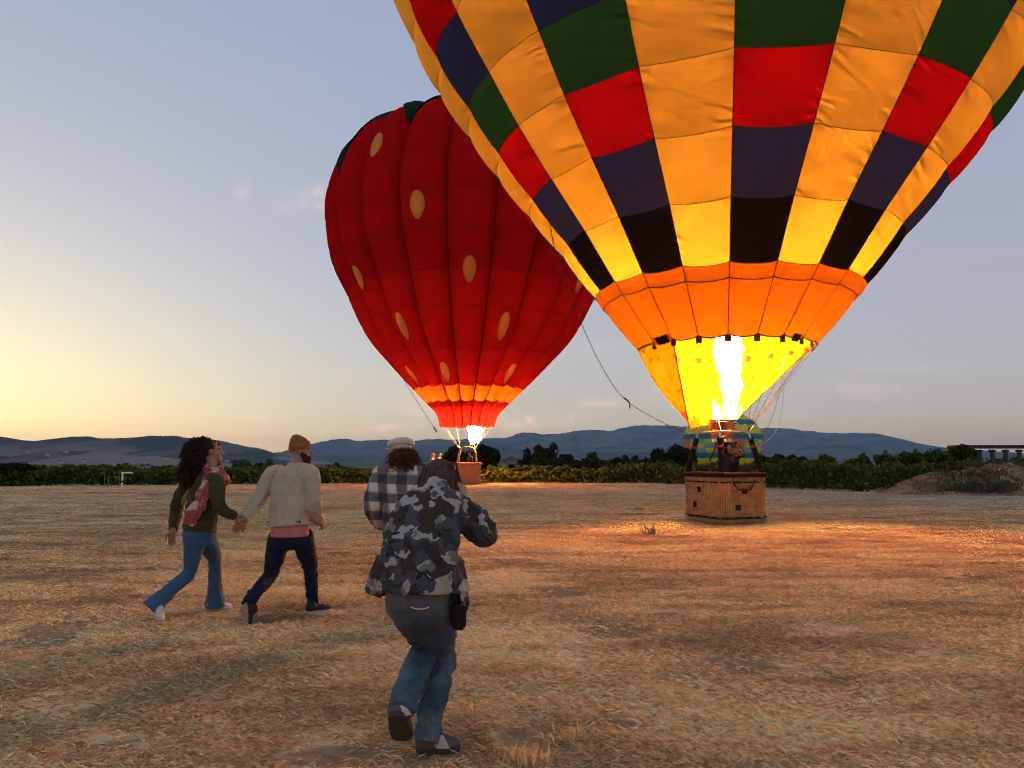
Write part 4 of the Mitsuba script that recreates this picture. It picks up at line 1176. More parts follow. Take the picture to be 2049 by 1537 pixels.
def union(ds, k):
    d = ds[0]
    for e in ds[1:]:
        d = smin(d, e, k)
    return d


def capsule(p, a, b, ra, rb):
    a, b = np.asarray(a, float), np.asarray(b, float)
    ab = b - a
    t = np.clip(((p - a) @ ab) / (ab @ ab + 1e-12), 0, 1)
    return np.linalg.norm(p - a - t[:, None] * ab, axis=1) - (ra + (rb - ra) * t)


def chain(p, pts, r, k=0.02):
    return union([capsule(p, pts[i], pts[i + 1], r[i], r[i + 1]) for i in range(len(pts) - 1)], k)


def ellipsoid(p, c, rad, R=None):
    q = p - np.asarray(c, float)
    if R is not None:
        q = q @ np.asarray(R).T          # rows of R: local axes
    rad = np.asarray(rad, float)
    k0 = np.linalg.norm(q / rad, axis=1); k1 = np.linalg.norm(q / rad ** 2, axis=1)
    return k0 * (k0 - 1) / np.maximum(k1, 1e-9)


def loft(p, pts, ra, rb, right, fold=0.0, ff=16.0, seed=0, ends=(True, True), round_=0.01, fw=None, cross=1.0):
    """A tube of cloth along a polyline with elliptical sections (ra along 'right', rb across), flat ends, folds across it."""
    pts = np.asarray(pts, float)
    if len(pts) > 2:                     # round the bends
        t = np.concatenate([[0], np.cumsum(np.linalg.norm(np.diff(pts, axis=0), axis=1))])
        tt = np.linspace(0, t[-1], 3 * len(pts))
        sm = np.stack([PchipInterpolator(t, pts[:, i])(tt) for i in range(3)], 1)
        ra, rb = PchipInterpolator(t, ra)(tt), PchipInterpolator(t, rb)(tt)
        fw = None if fw is None else PchipInterpolator(t, fw)(tt)
        pts = sm
    ra, rb = np.asarray(ra, float), np.asarray(rb, float)
    n = len(pts) - 1
    best = np.full(len(p), 1e9)
    T_, S_, O_ = np.zeros(len(p)), np.zeros(len(p)), np.zeros((len(p), 3))
    over = np.full(len(p), -1e9)
    s0 = 0.0
    tang = np.zeros((len(p), 3))
    for i in range(n):
        a, b = pts[i], pts[i + 1]
        ab = b - a; L = np.linalg.norm(ab); u = ab / L
        x = (p - a) @ u
        t = np.clip(x / L, 0, 1)
        o = p - a - t[:, None] * ab
        d = np.einsum('ij,ij->i', o, o)
        m = d < best
        best[m] = d[m]; T_[m] = i + t[m]; S_[m] = s0 + t[m] * L
        oo, xm = o[m], x[m]
        past = ((xm < 0) & (i == 0)) | ((xm > L) & (i == n - 1))
        O_[m] = np.where(past[:, None], oo - (oo @ u)[:, None] * u, oo)
        tang[m] = u
        ov = np.full(len(p), -1e9)
        if i == 0:
            ov = np.maximum(ov, -x)
        if i == n - 1:
            ov = np.maximum(ov, x - L)
        over[m] = ov[m]
        s0 += L
    rt = np.asarray(right, float)
    rt = rt[None] - (tang @ rt)[:, None] * tang
    rt /= np.linalg.norm(rt, axis=1, keepdims=True) + 1e-9
    fd = np.cross(tang, rt)
    A, B = np.einsum('ij,ij->i', O_, rt), np.einsum('ij,ij->i', O_, fd)
    RA, RB = np.interp(T_, np.arange(n + 1), ra), np.interp(T_, np.arange(n + 1), rb)
    C_ = np.einsum('ij,ij->i', O_, tang)
    k = np.sqrt((A / RA) ** 2 + (B / RB) ** 2 + (C_ / np.minimum(RA, RB)) ** 2)
    d = (k - 1) * np.minimum(RA, RB)
    if fold:
        an = np.arctan2(B, A)
        w = 1.0 if fw is None else np.interp(T_, np.arange(n + 1), fw)
        q = np.stack([S_ * ff * cross + 0.9 * np.sin(an + seed) + seed, np.cos(an) * 1.3, np.sin(an) * 1.3 + S_ * 3], -1)
        d = d + (np.abs(meshkit.fbm(q, 3, seed) - 0.5) * -3.2 + 0.45) * fold * 1.55 * w
    lim = over.copy()
    if not ends[0]:
        pass
    return smax(d, lim, round_)


def finger(p, base, dirs, lens, r):
    pts = [np.asarray(base, float)]
    for d, l in zip(dirs, lens):
        pts.append(pts[-1] + norm(d) * l)
    return chain(p, pts, np.linspace(r, r * 0.78, len(pts)), 0.003)


def hand_sdf(p, wrist, d, palm_n, side, curl=0.5, s=1.0):
    """A hand with five fingers. d: wrist to knuckles; palm_n: way the palm faces; side: +1 when the thumb lies along d x palm_n."""
    d = norm(d); nrm = norm(np.asarray(palm_n, float) - d * np.dot(palm_n, d)); x = np.cross(d, nrm) * side
    w = np.asarray(wrist, float)
    R = np.stack([x, d, nrm])
    out = [ellipsoid(p, w + d * 0.05 * s, (0.042 * s, 0.056 * s, 0.018 * s), R), capsule(p, w - d * 0.02, w + d * 0.02, 0.027 * s, 0.026 * s)]
    for i, (off, L) in enumerate(zip((0.030, 0.010, -0.010, -0.029), (0.078, 0.086, 0.079, 0.062))):
        b = w + d * (0.088 - 0.006 * abs(i - 1)) * s + x * off * s
        c = curl * (0.85 + 0.12 * i)
        ds = [d * math.cos(c * q) + nrm * math.sin(c * q) + x * off * 0.6 for q in (0.5, 1.5, 2.3)]
        out.append(finger(p, b, ds, np.array([0.45, 0.32, 0.23]) * L * s, 0.0095 * s))
    tb = w + d * 0.025 * s + x * 0.030 * s
    out.append(finger(p, tb, [d * 0.6 + x * 0.8 + nrm * 0.3, d * 0.85 + x * 0.35 + nrm * 0.45, d + nrm * (0.3 + 0.4 * curl)], np.array([0.040, 0.032, 0.027]) * s, 0.012 * s))
    return union(out, 0.008 * s)


def head_sdf(p, c, f, u, s=1.0, smile=False):
    f = norm(f); u = norm(np.asarray(u, float) - f * np.dot(u, f)); r = np.cross(f, u)
    R = np.stack([r, f, u])
    q = ((p - c) @ R.T) / s
    L = lambda *a: np.array(a, float)
    sk = ellipsoid(q, L(0, -0.012, 0.030), (0.074, 0.094, 0.086))
    jaw = ellipsoid(q, L(0, 0.028, -0.045), (0.056, 0.062, 0.070))
    chin = ellipsoid(q, L(0, 0.078, -0.092), (0.024, 0.019, 0.020))
    d = union([sk, jaw], 0.03); d = smin(d, chin, 0.025)
    qs = np.abs(q) * np.array([1, 0, 0]) + q * np.array([0, 1, 1])
    brow = capsule(q, L(-0.038, 0.080, 0.030), L(0.038, 0.080, 0.030), 0.010, 0.010)
    d = smin(d, brow, 0.018)
    cheek = ellipsoid(qs, L(0.040, 0.062, -0.022), (0.022, 0.020, 0.018)); d = smin(d, cheek, 0.016)
    eye = ellipsoid(qs, L(0.032, 0.094, 0.008), (0.017, 0.014, 0.010)); d = smax(d, -eye, 0.008)
    ball = ellipsoid(qs, L(0.031, 0.075, 0.008), (0.0125, 0.0125, 0.0115)); d = np.minimum(d, ball)
    nose = union([capsule(q, L(0, 0.086, 0.018), L(0, 0.112, -0.024), 0.009, 0.013), ellipsoid(qs, L(0.012, 0.098, -0.028), (0.009, 0.012, 0.009))], 0.006); d = smin(d, nose, 0.008)
    zl = -0.062
    lip = union([ellipsoid(q, L(0, 0.090, zl + 0.006), (0.026, 0.012, 0.0065)), ellipsoid(q, L(0, 0.088, zl - (0.016 if smile else 0.007)), (0.022, 0.012, 0.0075))], 0.003); d = smin(d, lip, 0.005)
    if smile:
        d = smax(d, -ellipsoid(q, L(0, 0.096, zl - 0.004), (0.022, 0.014, 0.007)), 0.003)
    ear = ellipsoid(qs, L(0.076, -0.008, -0.002), (0.012, 0.022, 0.032)); d = smin(d, ear, 0.006)
    return d * s


def head_colour(v, c, f, u, skin, s=1.0, smile=False):
    f = norm(f); u = norm(np.asarray(u, float) - f * np.dot(u, f)); r = np.cross(f, u)
    q = ((v - c) @ np.stack([r, f, u]).T) / s
    col = np.tile(np.array(skin, float), (len(v), 1)) * (0.9 + 0.2 * meshkit.fbm(v * 30, 2, 3))[:, None]
    qa = np.abs(q[:, 0])
    eye = (((qa - 0.031) / 0.012) ** 2 + ((q[:, 2] - 0.008) / 0.006) ** 2 < 1) & (q[:, 1] > 0.05)
    iris = (np.abs(qa - 0.031) < 0.006) & eye
    brow = (np.abs(qa - 0.034) < 0.018) & (np.abs(q[:, 2] - 0.030 + 12 * (qa - 0.034) ** 2) < 0.0045) & (q[:, 1] > 0.05)
    lips = (((q[:, 0]) / 0.027) ** 2 + ((q[:, 2] + 0.065) / (0.016 if smile else 0.011)) ** 2 < 1) & (q[:, 1] > 0.075)
    teeth = smile & (qa < 0.019) & (np.abs(q[:, 2] + 0.064) < 0.0065) & (q[:, 1] > 0.06)
    col[lips] = np.array(skin) * np.array([0.85, 0.45, 0.45])
    if smile:
        col[teeth] = (0.75, 0.72, 0.66)
    col[eye] = (0.6, 0.57, 0.53); col[iris] = (0.03, 0.02, 0.015); col[brow] = np.array(skin) * 0.18
    return np.clip(col, 0, 1)


scene['skin_mat'] = {'type': 'twosided', 'bsdf': {'type': 'principled', 'base_color': {'type': 'mesh_attribute', 'name': 'vertex_color'}, 'roughness': 0.5, 'specular': 0.4}}


def body(root, J, skin, h, smile=False, hands=None, name='body'):
    """The whole figure as one surface: head, neck, trunk, limbs, hands. J: joints."""
    R = norm(J['shR'] - J['shL'])
    hs = J.get('s', 1.0)

    def fn(p):
        neck = chain(p, [J['chest'] * 0.35 + J['neck'] * 0.65, J['neck'], J['head'] - norm(J['up']) * 0.05 - norm(J['face']) * 0.02], [0.058, 0.052, 0.055])
        trunk = [ellipsoid(p, J['chest'] * 0.6 + J['pelvis'] * 0.4, (0.12, 0.08, 0.22), np.stack([R, norm(np.cross(J['chest'] - J['pelvis'], R)), norm(J['chest'] - J['pelvis'])])), capsule(p, J['hipL'], J['hipR'], 0.06, 0.06), capsule(p, J['shL'] * 0.8 + J['chest'] * 0.2, J['shR'] * 0.8 + J['chest'] * 0.2, 0.035, 0.035), capsule(p, J['pelvis'], J['chest'], 0.07, 0.08)]
        out = [neck] + trunk
        for q in 'LR':
            out.append(chain(p, [J['sh' + q] * 0.85 + J['chest'] * 0.15 - V(0, 0, 0.01), J['el' + q], J['wr' + q]], [0.038, 0.032, 0.026]))
            out.append(chain(p, [J['hip' + q], J['kn' + q], J['an' + q]], [0.058, 0.038, 0.030]))
            out.append(capsule(p, J['an' + q], J['an' + q] * 0.5 + J['toe' + q] * 0.5, 0.028, 0.016))
        d = union(out, 0.03)
        d = smin(d, head_sdf(p, J['head'], J['face'], J['up'], hs, smile), 0.02)
        for q in 'LR':
            if hands and q in hands:
                d = smin(d, hand_sdf(p, J['wr' + q], *hands[q]), 0.008)
        return d
    P = np.array([v for k, v in J.items() if isinstance(v, np.ndarray) and v.shape == (3,) and k not in ('face', 'up')])
    v, f = surface(fn, P.min(0) - 0.26, P.max(0) + 0.24, h)
    return obj(name, (v, f), 'skin_mat', root, smooth=True, color=head_colour(v, J['head'], J['face'], J['up'], skin, hs, smile))


def cloth(root, name, fn, pts, h, m, pad=0.22, label=None, **kw):
    P = np.array(pts)
    v, f = surface(fn, P.min(0) - pad, P.max(0) + pad, h)
    return obj(name, (v, f), m, root, smooth=True, label=label, **kw)


def shoe(root, heel, toe, up, h, upper, sole, s=1.0, name='shoe', panel=None):
    """heel, toe: ends of the sole; up: the way the sole's top faces."""
    heel, toe = np.asarray(heel, float), np.asarray(toe, float)
    d = norm(toe - heel); u = norm(np.asarray(up, float) - d * np.dot(up, d)); r = np.cross(d, u)
    L = np.linalg.norm(toe - heel)
    R = np.stack([r, d, u])

    def loc(p):
        return (p - heel) @ R.T / s

    def up_fn(p):
        q = loc(p)
        a = capsule(q, (0, 0.04, 0.045), (0, L * 0.55, 0.034), 0.040, 0.038)
        b = ellipsoid(q, (0, L * 0.72, 0.030), (0.047, L * 0.28, 0.034))
        c = capsule(q, (0, 0.045, 0.05), (0, 0.05, 0.095), 0.036, 0.038)
        dd = smax(union([a, b, c], 0.03), -(q[:, 2] - 0.014), 0.006)
        return smax(dd, q[:, 2] - 0.105, 0.01) * s

    def so_fn(p):
        q = loc(p)
        w = 0.036 + 0.013 * np.clip(q[:, 1] / L * 1.6, 0, 1)
        e = np.maximum(np.abs(q[:, 1] - L / 2) - L / 2, 0)
        yy = np.clip(q[:, 1], w, L - w)
        dd = np.sqrt(q[:, 0] ** 2 + (q[:, 1] - yy) ** 2) - w
        return smax(dd, np.abs(q[:, 2] - 0.010) - 0.012, 0.004) * s
    k = cloth(root, name, up_fn, [heel, toe, heel + u * 0.1], h, upper, 0.08)
    cloth(k, 'sole', so_fn, [heel, toe], h, sole, 0.08)
    if panel:
        def pa_fn(p):
            q = loc(p)
            slab = np.maximum(np.abs(q[:, 1] - L * 0.52 + 0.5 * (q[:, 2] - 0.04)) - 0.030, np.abs(q[:, 2] - 0.045) - 0.026)
            return smax(up_fn(p) - 0.005, slab * s, 0.003)
        cloth(k, 'side_panel', pa_fn, [heel, toe, heel + u * 0.1], h, panel, 0.08)
    return k


def curls(c0, R, n, seed, length, rad, tight, r=0.006, gravity=0.6, face=None, spread=1.0, m=None, cull=None):
    """Curly strands rooted on an ellipsoid (centre c0, radii R) and springing out of it."""
    g = np.random.default_rng(seed)
    out = []
    d = g.normal(0, 1, (n * 3, 3)); d /= np.linalg.norm(d, axis=1, keepdims=True)
    if face is not None:
        d = d[(d @ norm(face)) < 0.35]
    d = d[d[:, 2] > -0.75]
    p = c0 + d * np.asarray(R)
    if cull is not None:
        ok = cull(p); p, d = p[ok], d[ok]
    for a, b in zip(p[:n], d[:n]):
        L = length * g.uniform(0.6, 1.15)
        s = np.linspace(0, 1, 9)
        w = norm(b * spread + np.array([0, 0, -gravity]) * g.uniform(0.5, 1.3) + g.normal(0, 0.25, 3))
        x = norm(np.cross(w, [0.3, 0.2, 1])); y = np.cross(w, x)
        ph, tw = g.uniform(0, 6.28), tight * g.uniform(0.7, 1.3) * g.choice([-1, 1])
        path = a + w * (s * L)[:, None] - np.array([0, 0, 1.0]) * (gravity * 0.35 * L * s ** 2)[:, None] + rad * np.minimum(s * 3, 1)[:, None] * (np.cos(ph + tw * s)[:, None] * x + np.sin(ph + tw * s)[:, None] * y)
        out.append(tube(path, r * (1 - 0.5 * s), 4, cap=False))
    return cat(out)


def ramp_cloth(name, c, var=0.25, fr=6, rough=0.85, sheen=0.3, bump=0.0):
    f = lambda p, n, uv: mi.Color3f(*c) * (1 - var / 2 + var * fbm(p.x * fr, p.y * fr, p.z * fr, octaves=4))
    if bump:
        return bumped(name, f, lambda p, n, uv: fbm(p.x * 60, p.y * 60, p.z * 60, octaves=2), bump, 3e-3, rough, 0.15, sheen=sheen)
    return mat(name, f, rough, 0.15, sheen=sheen)


DENIM = ramp_cloth('denim_mat', (0.045, 0.105, 0.19), 0.7, 9)
DARK_DENIM = ramp_cloth('dark_denim_mat', (0.010, 0.017, 0.042), 0.5, 9)


def worn(p, n, uv):
    a = fbm(p.x * 7, p.y * 7, p.z * 7, octaves=4)
    dusty = smoothstep(0.50, 0.78, p.z + 0.15 * (a - 0.5)) * smoothstep(0.42, 0.62, a + 0.1)
    c = mix((0.050, 0.082, 0.112), (0.100, 0.145, 0.175), smoothstep(0.35, 0.7, a))
    return mix(c, (0.105, 0.10, 0.085), dusty * 0.75) * (0.85 + 0.3 * noise(p.x * 90, p.y * 90, p.z * 40))


mat('worn_denim_mat', worn, 0.85, 0.15, sheen=0.2)
CREAM = ramp_cloth('cream_mat', (0.47, 0.375, 0.26), 0.35, 14)
PINK = ramp_cloth('pink_shirt_mat', (0.52, 0.17, 0.165), 0.2, 8)
OLIVE = bumped('olive_knit_mat', lambda p, n, uv: mi.Color3f(0.062, 0.060, 0.028) * (0.7 + 0.6 * fbm(p.x * 20, p.y * 20, p.z * 20, octaves=3)), lambda p, n, uv: dr.sin(p.z * 420 + 3 * noise(p.x * 20, p.y * 20, p.z * 8)) * 0.5, 0.004, 2e-3, 0.95, 0.05, sheen=0.5)
BEANIE = bumped('beanie_mat', (0.31, 0.125, 0.045), lambda p, n, uv: dr.sin((p.x + p.y) * 500) * 0.5, 0.003, 1.5e-3, 0.95, 0.05, sheen=0.5)
SCARF = mat('scarf_mat', lambda p, n, uv: mix((0.33, 0.075, 0.085), (0.58, 0.40, 0.38), smoothstep(0.50, 0.70, fbm(p.x * 16, p.y * 16, p.z * 16, octaves=4))), 0.9, 0.1)
CAP = ramp_cloth('cap_mat', (0.62, 0.55, 0.45), 0.15, 20)
WHITE_SHOE = mat('white_shoe_mat', (0.60, 0.56, 0.52), 0.6)
DARK_SHOE = mat('dark_shoe_mat', (0.022, 0.018, 0.018), 0.7)
GREY_SHOE = mat('grey_shoe_mat', lambda p, n, uv: mix((0.055, 0.05, 0.045), (0.14, 0.125, 0.11), fbm(p.x * 25, p.y * 25, p.z * 25, octaves=3)), 0.8)
SOLE = mat('sole_mat', lambda p, n, uv: mi.Color3f(0.50, 0.45, 0.38) * (0.8 + 0.4 * fbm(p.x * 30, p.y * 30, p.z * 30, octaves=2)), 0.8)
TAN_SOLE = mat('tan_sole_mat', lambda p, n, uv: mi.Color3f(0.30, 0.24, 0.17) * (0.75 + 0.5 * fbm(p.x * 30, p.y * 30, p.z * 30, octaves=2)), 0.85)
DARK_SOLE = mat('dark_sole_mat', lambda p, n, uv: mi.Color3f(0.05, 0.045, 0.04) * (0.75 + 0.5 * fbm(p.x * 30, p.y * 30, p.z * 30, octaves=2)), 0.9)
HAIR_DARK = mat('dark_hair_mat', lambda p, n, uv: mix((0.016, 0.009, 0.006), (0.06, 0.030, 0.015), noise(p.x * 60, p.y * 60, p.z * 25)), 0.65, 0.15)
HAIR_RED = mat('auburn_hair_mat', lambda p, n, uv: mix((0.045, 0.018, 0.008), (0.15, 0.062, 0.026), noise(p.x * 60, p.y * 60, p.z * 25)), 0.65, 0.15)
HAIR_BROWN = mat('brown_hair_mat', lambda p, n, uv: mix((0.028, 0.016, 0.010), (0.115, 0.063, 0.036), noise(p.x * 120, p.y * 120, p.z * 12)), 0.6, 0.2)
SKIN_W, SKIN_M, SKIN_P = (0.36, 0.19, 0.115), (0.33, 0.18, 0.11), (0.42, 0.25, 0.17)
X3 = V(1, 0, 0)

# ---- the woman with the big curly hair
J = dict(head=at(424, 904, 7.50), neck=at(424, 937, 7.47), chest=at(414, 963, 7.45), pelvis=at(399, 1060, 7.40),
         shL=at(385, 966, 7.58), elL=at(353, 1020, 7.62), wrL=at(346, 1062, 7.50), shR=at(432, 962, 7.33), elR=at(440, 1014, 7.20), wrR=at(472, 1034, 7.30),
         hipL=at(408, 1069, 7.48), knL=at(430, 1122, 7.72), anL=at(430, 1203, 7.76), toeL=at(452, 1217, 7.82),
         hipR=at(393, 1069, 7.34), knR=at(380, 1143, 7.36), anR=at(311, 1210, 7.20), toeR=at(318, 1244, 7.12),
         face=V(0.92, 0.35, 0.04), up=V(-0.02, 0, 1), s=0.96)
w = thing('person', 'running woman with big curly dark hair, olive sweater, pink scarf and flared jeans', 'person')
hr = J['wrR']
body(w, J, SKIN_W, 0.0075, True, dict(L=(V(-0.05, -0.1, -1), V(0.6, -0.6, 0), 1, 0.45, 0.92), R=(V(0.35, 0.0, -0.75), V(0.6, 0.7, 0), -1, 0.7, 0.92)))
R_ = norm(J['shR'] - J['shL'])
sp = [J['pelvis'] + (0, 0, -0.02), J['pelvis'] * 0.55 + J['chest'] * 0.45, J['chest'], J['neck'] + (0, 0, -0.025)]


def sweater(p):
    t = loft(p, sp, [0.185, 0.175, 0.185, 0.075], [0.150, 0.135, 0.125, 0.07], R_, 0.016, 11, 3)
    s = [loft(p, [J['sh' + q] + (J['chest'] - J['sh' + q]) * 0.25, J['sh' + q], J['el' + q], J['wr' + q] * 0.97 + J['el' + q] * 0.03], [0.085, 0.078, 0.062, 0.044], [0.085, 0.078, 0.062, 0.044], X3, 0.010, 18, 5 + ord(q)) for q in 'LR']
    return smin(t, np.minimum(*s), 0.04)


def flares(p):
    hip = loft(p, [J['pelvis'] + (0, 0, 0.06), J['pelvis'], (J['hipL'] + J['hipR']) / 2 + (0, 0, -0.09)], [0.145, 0.165, 0.15], [0.115, 0.13, 0.115], R_)
    out = [hip]
    for q in 'LR':
        a, k, n = J['hip' + q], J['kn' + q], J['an' + q]
        dn = norm(n - k)
        out.append(loft(p, [a, a * 0.5 + k * 0.5, k, k * 0.5 + n * 0.5, n + dn * 0.055], [0.098, 0.086, 0.064, 0.066, 0.108], [0.098, 0.086, 0.064, 0.064, 0.095], R_, 0.008, 15, 9 + ord(q), fw=[0.2, 0.4, 1, 1, 1]))
    d = smin(smin(out[1], hip, 0.05), smin(out[2], hip, 0.05), 0.02)
    a = (p - J['pelvis']) @ R_; bk = ((p - J['pelvis']) @ norm(np.cross(V(0, 0, 1), R_))) < 0.0
    for c_ in (-0.085, 0.075):
        pk = np.maximum(np.abs(a - c_) - 0.052, np.abs(p[:, 2] - J['pelvis'][2] + 0.075) - 0.058)
        d = d - 0.005 * np.clip(-pk / 0.006, 0, 1) * bk
    return d + 0.008 * np.exp(-(a / 0.008) ** 2) * bk * (p[:, 2] > J['pelvis'][2] - 0.16)


allp = [v for k, v in J.items() if isinstance(v, np.ndarray) and k not in ('face', 'up')]
cloth(w, 'sweater', sweater, [J[k] for k in ('pelvis', 'neck', 'shL', 'shR', 'elL', 'elR', 'wrL', 'wrR')], 0.008, OLIVE)
cloth(w, 'jeans', flares, [J[k] for k in ('pelvis', 'hipL', 'hipR', 'knL', 'knR', 'anL', 'anR')], 0.008, DENIM)
# scarf: a wrap round the neck and a long tail down her back
nk = J['neck']
ang = np.linspace(0, 2 * np.pi, 14)
wrap = [nk + V(0.085 * math.cos(a), 0.075 * math.sin(a), 0.012 * math.sin(2 * a) - 0.01) for a in ang]
tail = [at(421, 946, 7.38), at(411, 970, 7.26), at(399, 1000, 7.22), at(386, 1034, 7.20), at(378, 1053, 7.20)]
front = [at(436, 944, 7.42), at(449, 958, 7.42), at(456, 970, 7.44)]


def scarf(p):
    a = loft(p, wrap, [0.042] * 14, [0.030] * 14, V(0, 0, 1), 0.014, 22, 4)
    b = loft(p, tail, [0.05, 0.062, 0.072, 0.078, 0.078], [0.022, 0.018, 0.016, 0.016, 0.014], V(0.9, 0.2, 0.3), 0.012, 9, 8, cross=0.4)
    c = loft(p, front, [0.045, 0.055, 0.035], [0.035, 0.04, 0.03], V(0.5, 0.5, 0.3), 0.012, 14, 2)
    return union([a, b, c], 0.02)


cloth(w, 'scarf', scarf, wrap + tail + front, 0.006, SCARF, 0.1)
hc = at(399, 915, 7.50)
fvec = V(1.0, 0.25, 0)


def afro(p):
    a = ellipsoid(p, hc + (0, 0.0, 0), (0.128, 0.140, 0.155))
    b = ellipsoid(p, at(391, 938, 7.48), (0.110, 0.118, 0.126))
    c = ellipsoid(p, J['head'] + V(-0.025, -0.01, 0.045), (0.108, 0.108, 0.098))
    d = union([a, b, c], 0.05)
    d = d + (np.abs(meshkit.fbm(p * 24, 3, 4) - 0.5) * -0.16 + 0.035)
    q = (p - J['head']) @ norm(V(0.95, 0.2, -0.62))
    return smax(d, q - 0.028, 0.015)


cloth(w, 'hair', afro, [hc - 0.25, hc + 0.2], 0.008, HAIR_DARK, 0.1)
k1 = curls(hc + V(0.01, 0, 0.01), (0.135, 0.140, 0.155), 620, 5, 0.055, 0.013, 14, 0.0055, 0.55, fvec, m=None)
k2 = curls(at(388, 942, 7.48), (0.105, 0.115, 0.115), 460, 6, 0.065, 0.013, 14, 0.0055, 0.9, fvec)
obj('curl', cat([k1, k2]), HAIR_DARK, w, smooth=True, label='springy dark curls round the outline of her hair', kind='stuff')
shoe(w, J['anL'] + V(-0.06, -0.06, -0.075), J['toeL'] + V(0.05, 0.04, -0.02), V(0, 0, 1), 0.006, WHITE_SHOE, SOLE)
shoe(w, at(301, 1222, 7.14), at(322, 1250, 7.12), V(0.55, 0.45, 0.75), 0.006, WHITE_SHOE, SOLE, 0.95)

# ---- the man in the beanie
J = dict(head=at(601, 903, 7.62), neck=at(593, 928, 7.56), chest=at(586, 948, 7.54), pelvis=at(579, 1066, 7.43),
         shL=at(551, 948, 7.64), elL=at(517, 1000, 7.50), wrL=at(487, 1039, 7.34), shR=at(620, 948, 7.42), elR=at(628, 1008, 7.34), wrR=at(640, 1040, 7.56),
         hipL=at(560, 1074, 7.50), knL=at(541, 1150, 7.48), anL=at(497, 1205, 7.12), toeL=at(487, 1248, 7.05),
         hipR=at(604, 1072, 7.38), knR=at(621, 1138, 7.62), anR=at(626, 1204, 7.72), toeR=at(652, 1219, 7.80),
         face=V(0.93, 0.36, -0.02), up=V(0.02, 0, 1), s=1.0)
m = thing('person', 'running man in cream denim jacket, orange brown beanie and dark blue jeans', 'person')
body(m, J, SKIN_M, 0.0075, True, dict(L=(V(-0.45, -0.25, -0.75), V(-0.6, 0.4, -0.3), 1, 0.75), R=(V(0.2, 0.5, -0.5), V(-0.8, 0.2, 0), 1, 0.7)))
R_ = norm(J['shR'] - J['shL'])
Fw = norm(np.cross(V(0, 0, 1), R_))
sp = [at(580, 1054, 7.43), at(580, 1015, 7.46), J['chest'] + (0, 0, -0.03), J['neck'] + (0, 0, -0.06), J['neck'] + (0, 0, 0.01)]


def jacket(p):
    t = loft(p, sp, [0.213, 0.214, 0.215, 0.13, 0.085], [0.155, 0.15, 0.135, 0.095, 0.085], R_, 0.014, 7, 3, cross=0.55)
    s = [loft(p, [J['sh' + q] + (J['chest'] - J['sh' + q]) * 0.3, J['sh' + q], J['el' + q], J['wr' + q] * 1.0], [0.095, 0.088, 0.074, 0.056], [0.095, 0.088, 0.072, 0.056], X3, 0.010, 17, 11 + ord(q)) for q in 'LR']
    d = smin(t, np.minimum(*s), 0.035)
    # stitched yoke and back seams pressed in, a waistband standing proud
    a = (p - sp[1]) @ R_; z = p[:, 2]; back = ((p - sp[1]) @ Fw) < 0
    seam = np.exp(-((np.abs(a) - 0.075 - 0.10 * (z - 1.0)) / 0.006) ** 2) * ((z > 0.92) & (z < 1.30)) + np.exp(-((z - 1.30) / 0.006) ** 2)
    d = d + 0.006 * seam * back * (np.abs(a) < 0.2)
    d = d - 0.006 * np.exp(-((z - sp[0][2] - 0.03) / 0.028) ** 4)
    return d


def shirt(p):
    return loft(p, [at(580, 1073, 7.43), at(580, 1066, 7.43), at(580, 1040, 7.44)], [0.206, 0.204, 0.165], [0.158, 0.152, 0.115], R_, 0.006, 8, 2)


def trousers(p):
    hip = loft(p, [J['pelvis'] + (0, 0, 0.02), J['pelvis'] + (0, 0, -0.03), (J['hipL'] + J['hipR']) / 2 + (0, 0, -0.10)], [0.185, 0.196, 0.17], [0.138, 0.142, 0.115], R_)
    out = []
    for q in 'LR':
        a, k, n = J['hip' + q], J['kn' + q], J['an' + q]
        out.append(smin(hip, loft(p, [a, a * 0.5 + k * 0.5, k, k * 0.5 + n * 0.5, n + norm(n - k) * 0.03], [0.105, 0.094, 0.070, 0.062, 0.056], [0.105, 0.094, 0.070, 0.062, 0.056], R_, 0.014, 20, 9 + ord(q), fw=[0.2, 0.4, 1, 1, 1.2]), 0.05))
    return smin(out[0], out[1], 0.02)


cloth(m, 'jacket', jacket, [J[k] for k in ('pelvis', 'neck', 'shL', 'shR', 'elL', 'elR', 'wrL', 'wrR')], 0.0075, CREAM, label='cream denim jacket with stitched back seams')
cloth(m, 'shirt', shirt, [J['pelvis']], 0.008, PINK, 0.26, label='dusty pink shirt hem below the jacket')
cloth(m, 'jeans', trousers, [J[k] for k in ('pelvis', 'hipL', 'hipR', 'knL', 'knR', 'anL', 'anR')], 0.0075, DARK_DENIM)
hd, up = J['head'], V(-0.10, -0.05, 1)


def beanie(p):
    c = hd + V(-0.010, -0.006, 0.052)
    a = ellipsoid(p, c, (0.098, 0.096, 0.094))
    b = ellipsoid(p, c + V(-0.030, -0.01, 0.062), (0.050, 0.055, 0.050))
    d = smin(a, b, 0.03)
    n_ = norm(V(-0.30, -0.1, 1))
    e = (p - (hd + V(0, 0, 0.022))) @ n_
    d = smax(d, -e, 0.01)
    d = d - 0.008 * np.exp(-((e - 0.028) / 0.026) ** 4)
    return d + 0.003 * np.sin(np.arctan2(p[:, 1] - c[1], p[:, 0] - c[0]) * 40)


cloth(m, 'beanie', beanie, [hd, hd + V(0, 0, 0.12)], 0.006, BEANIE, 0.14)


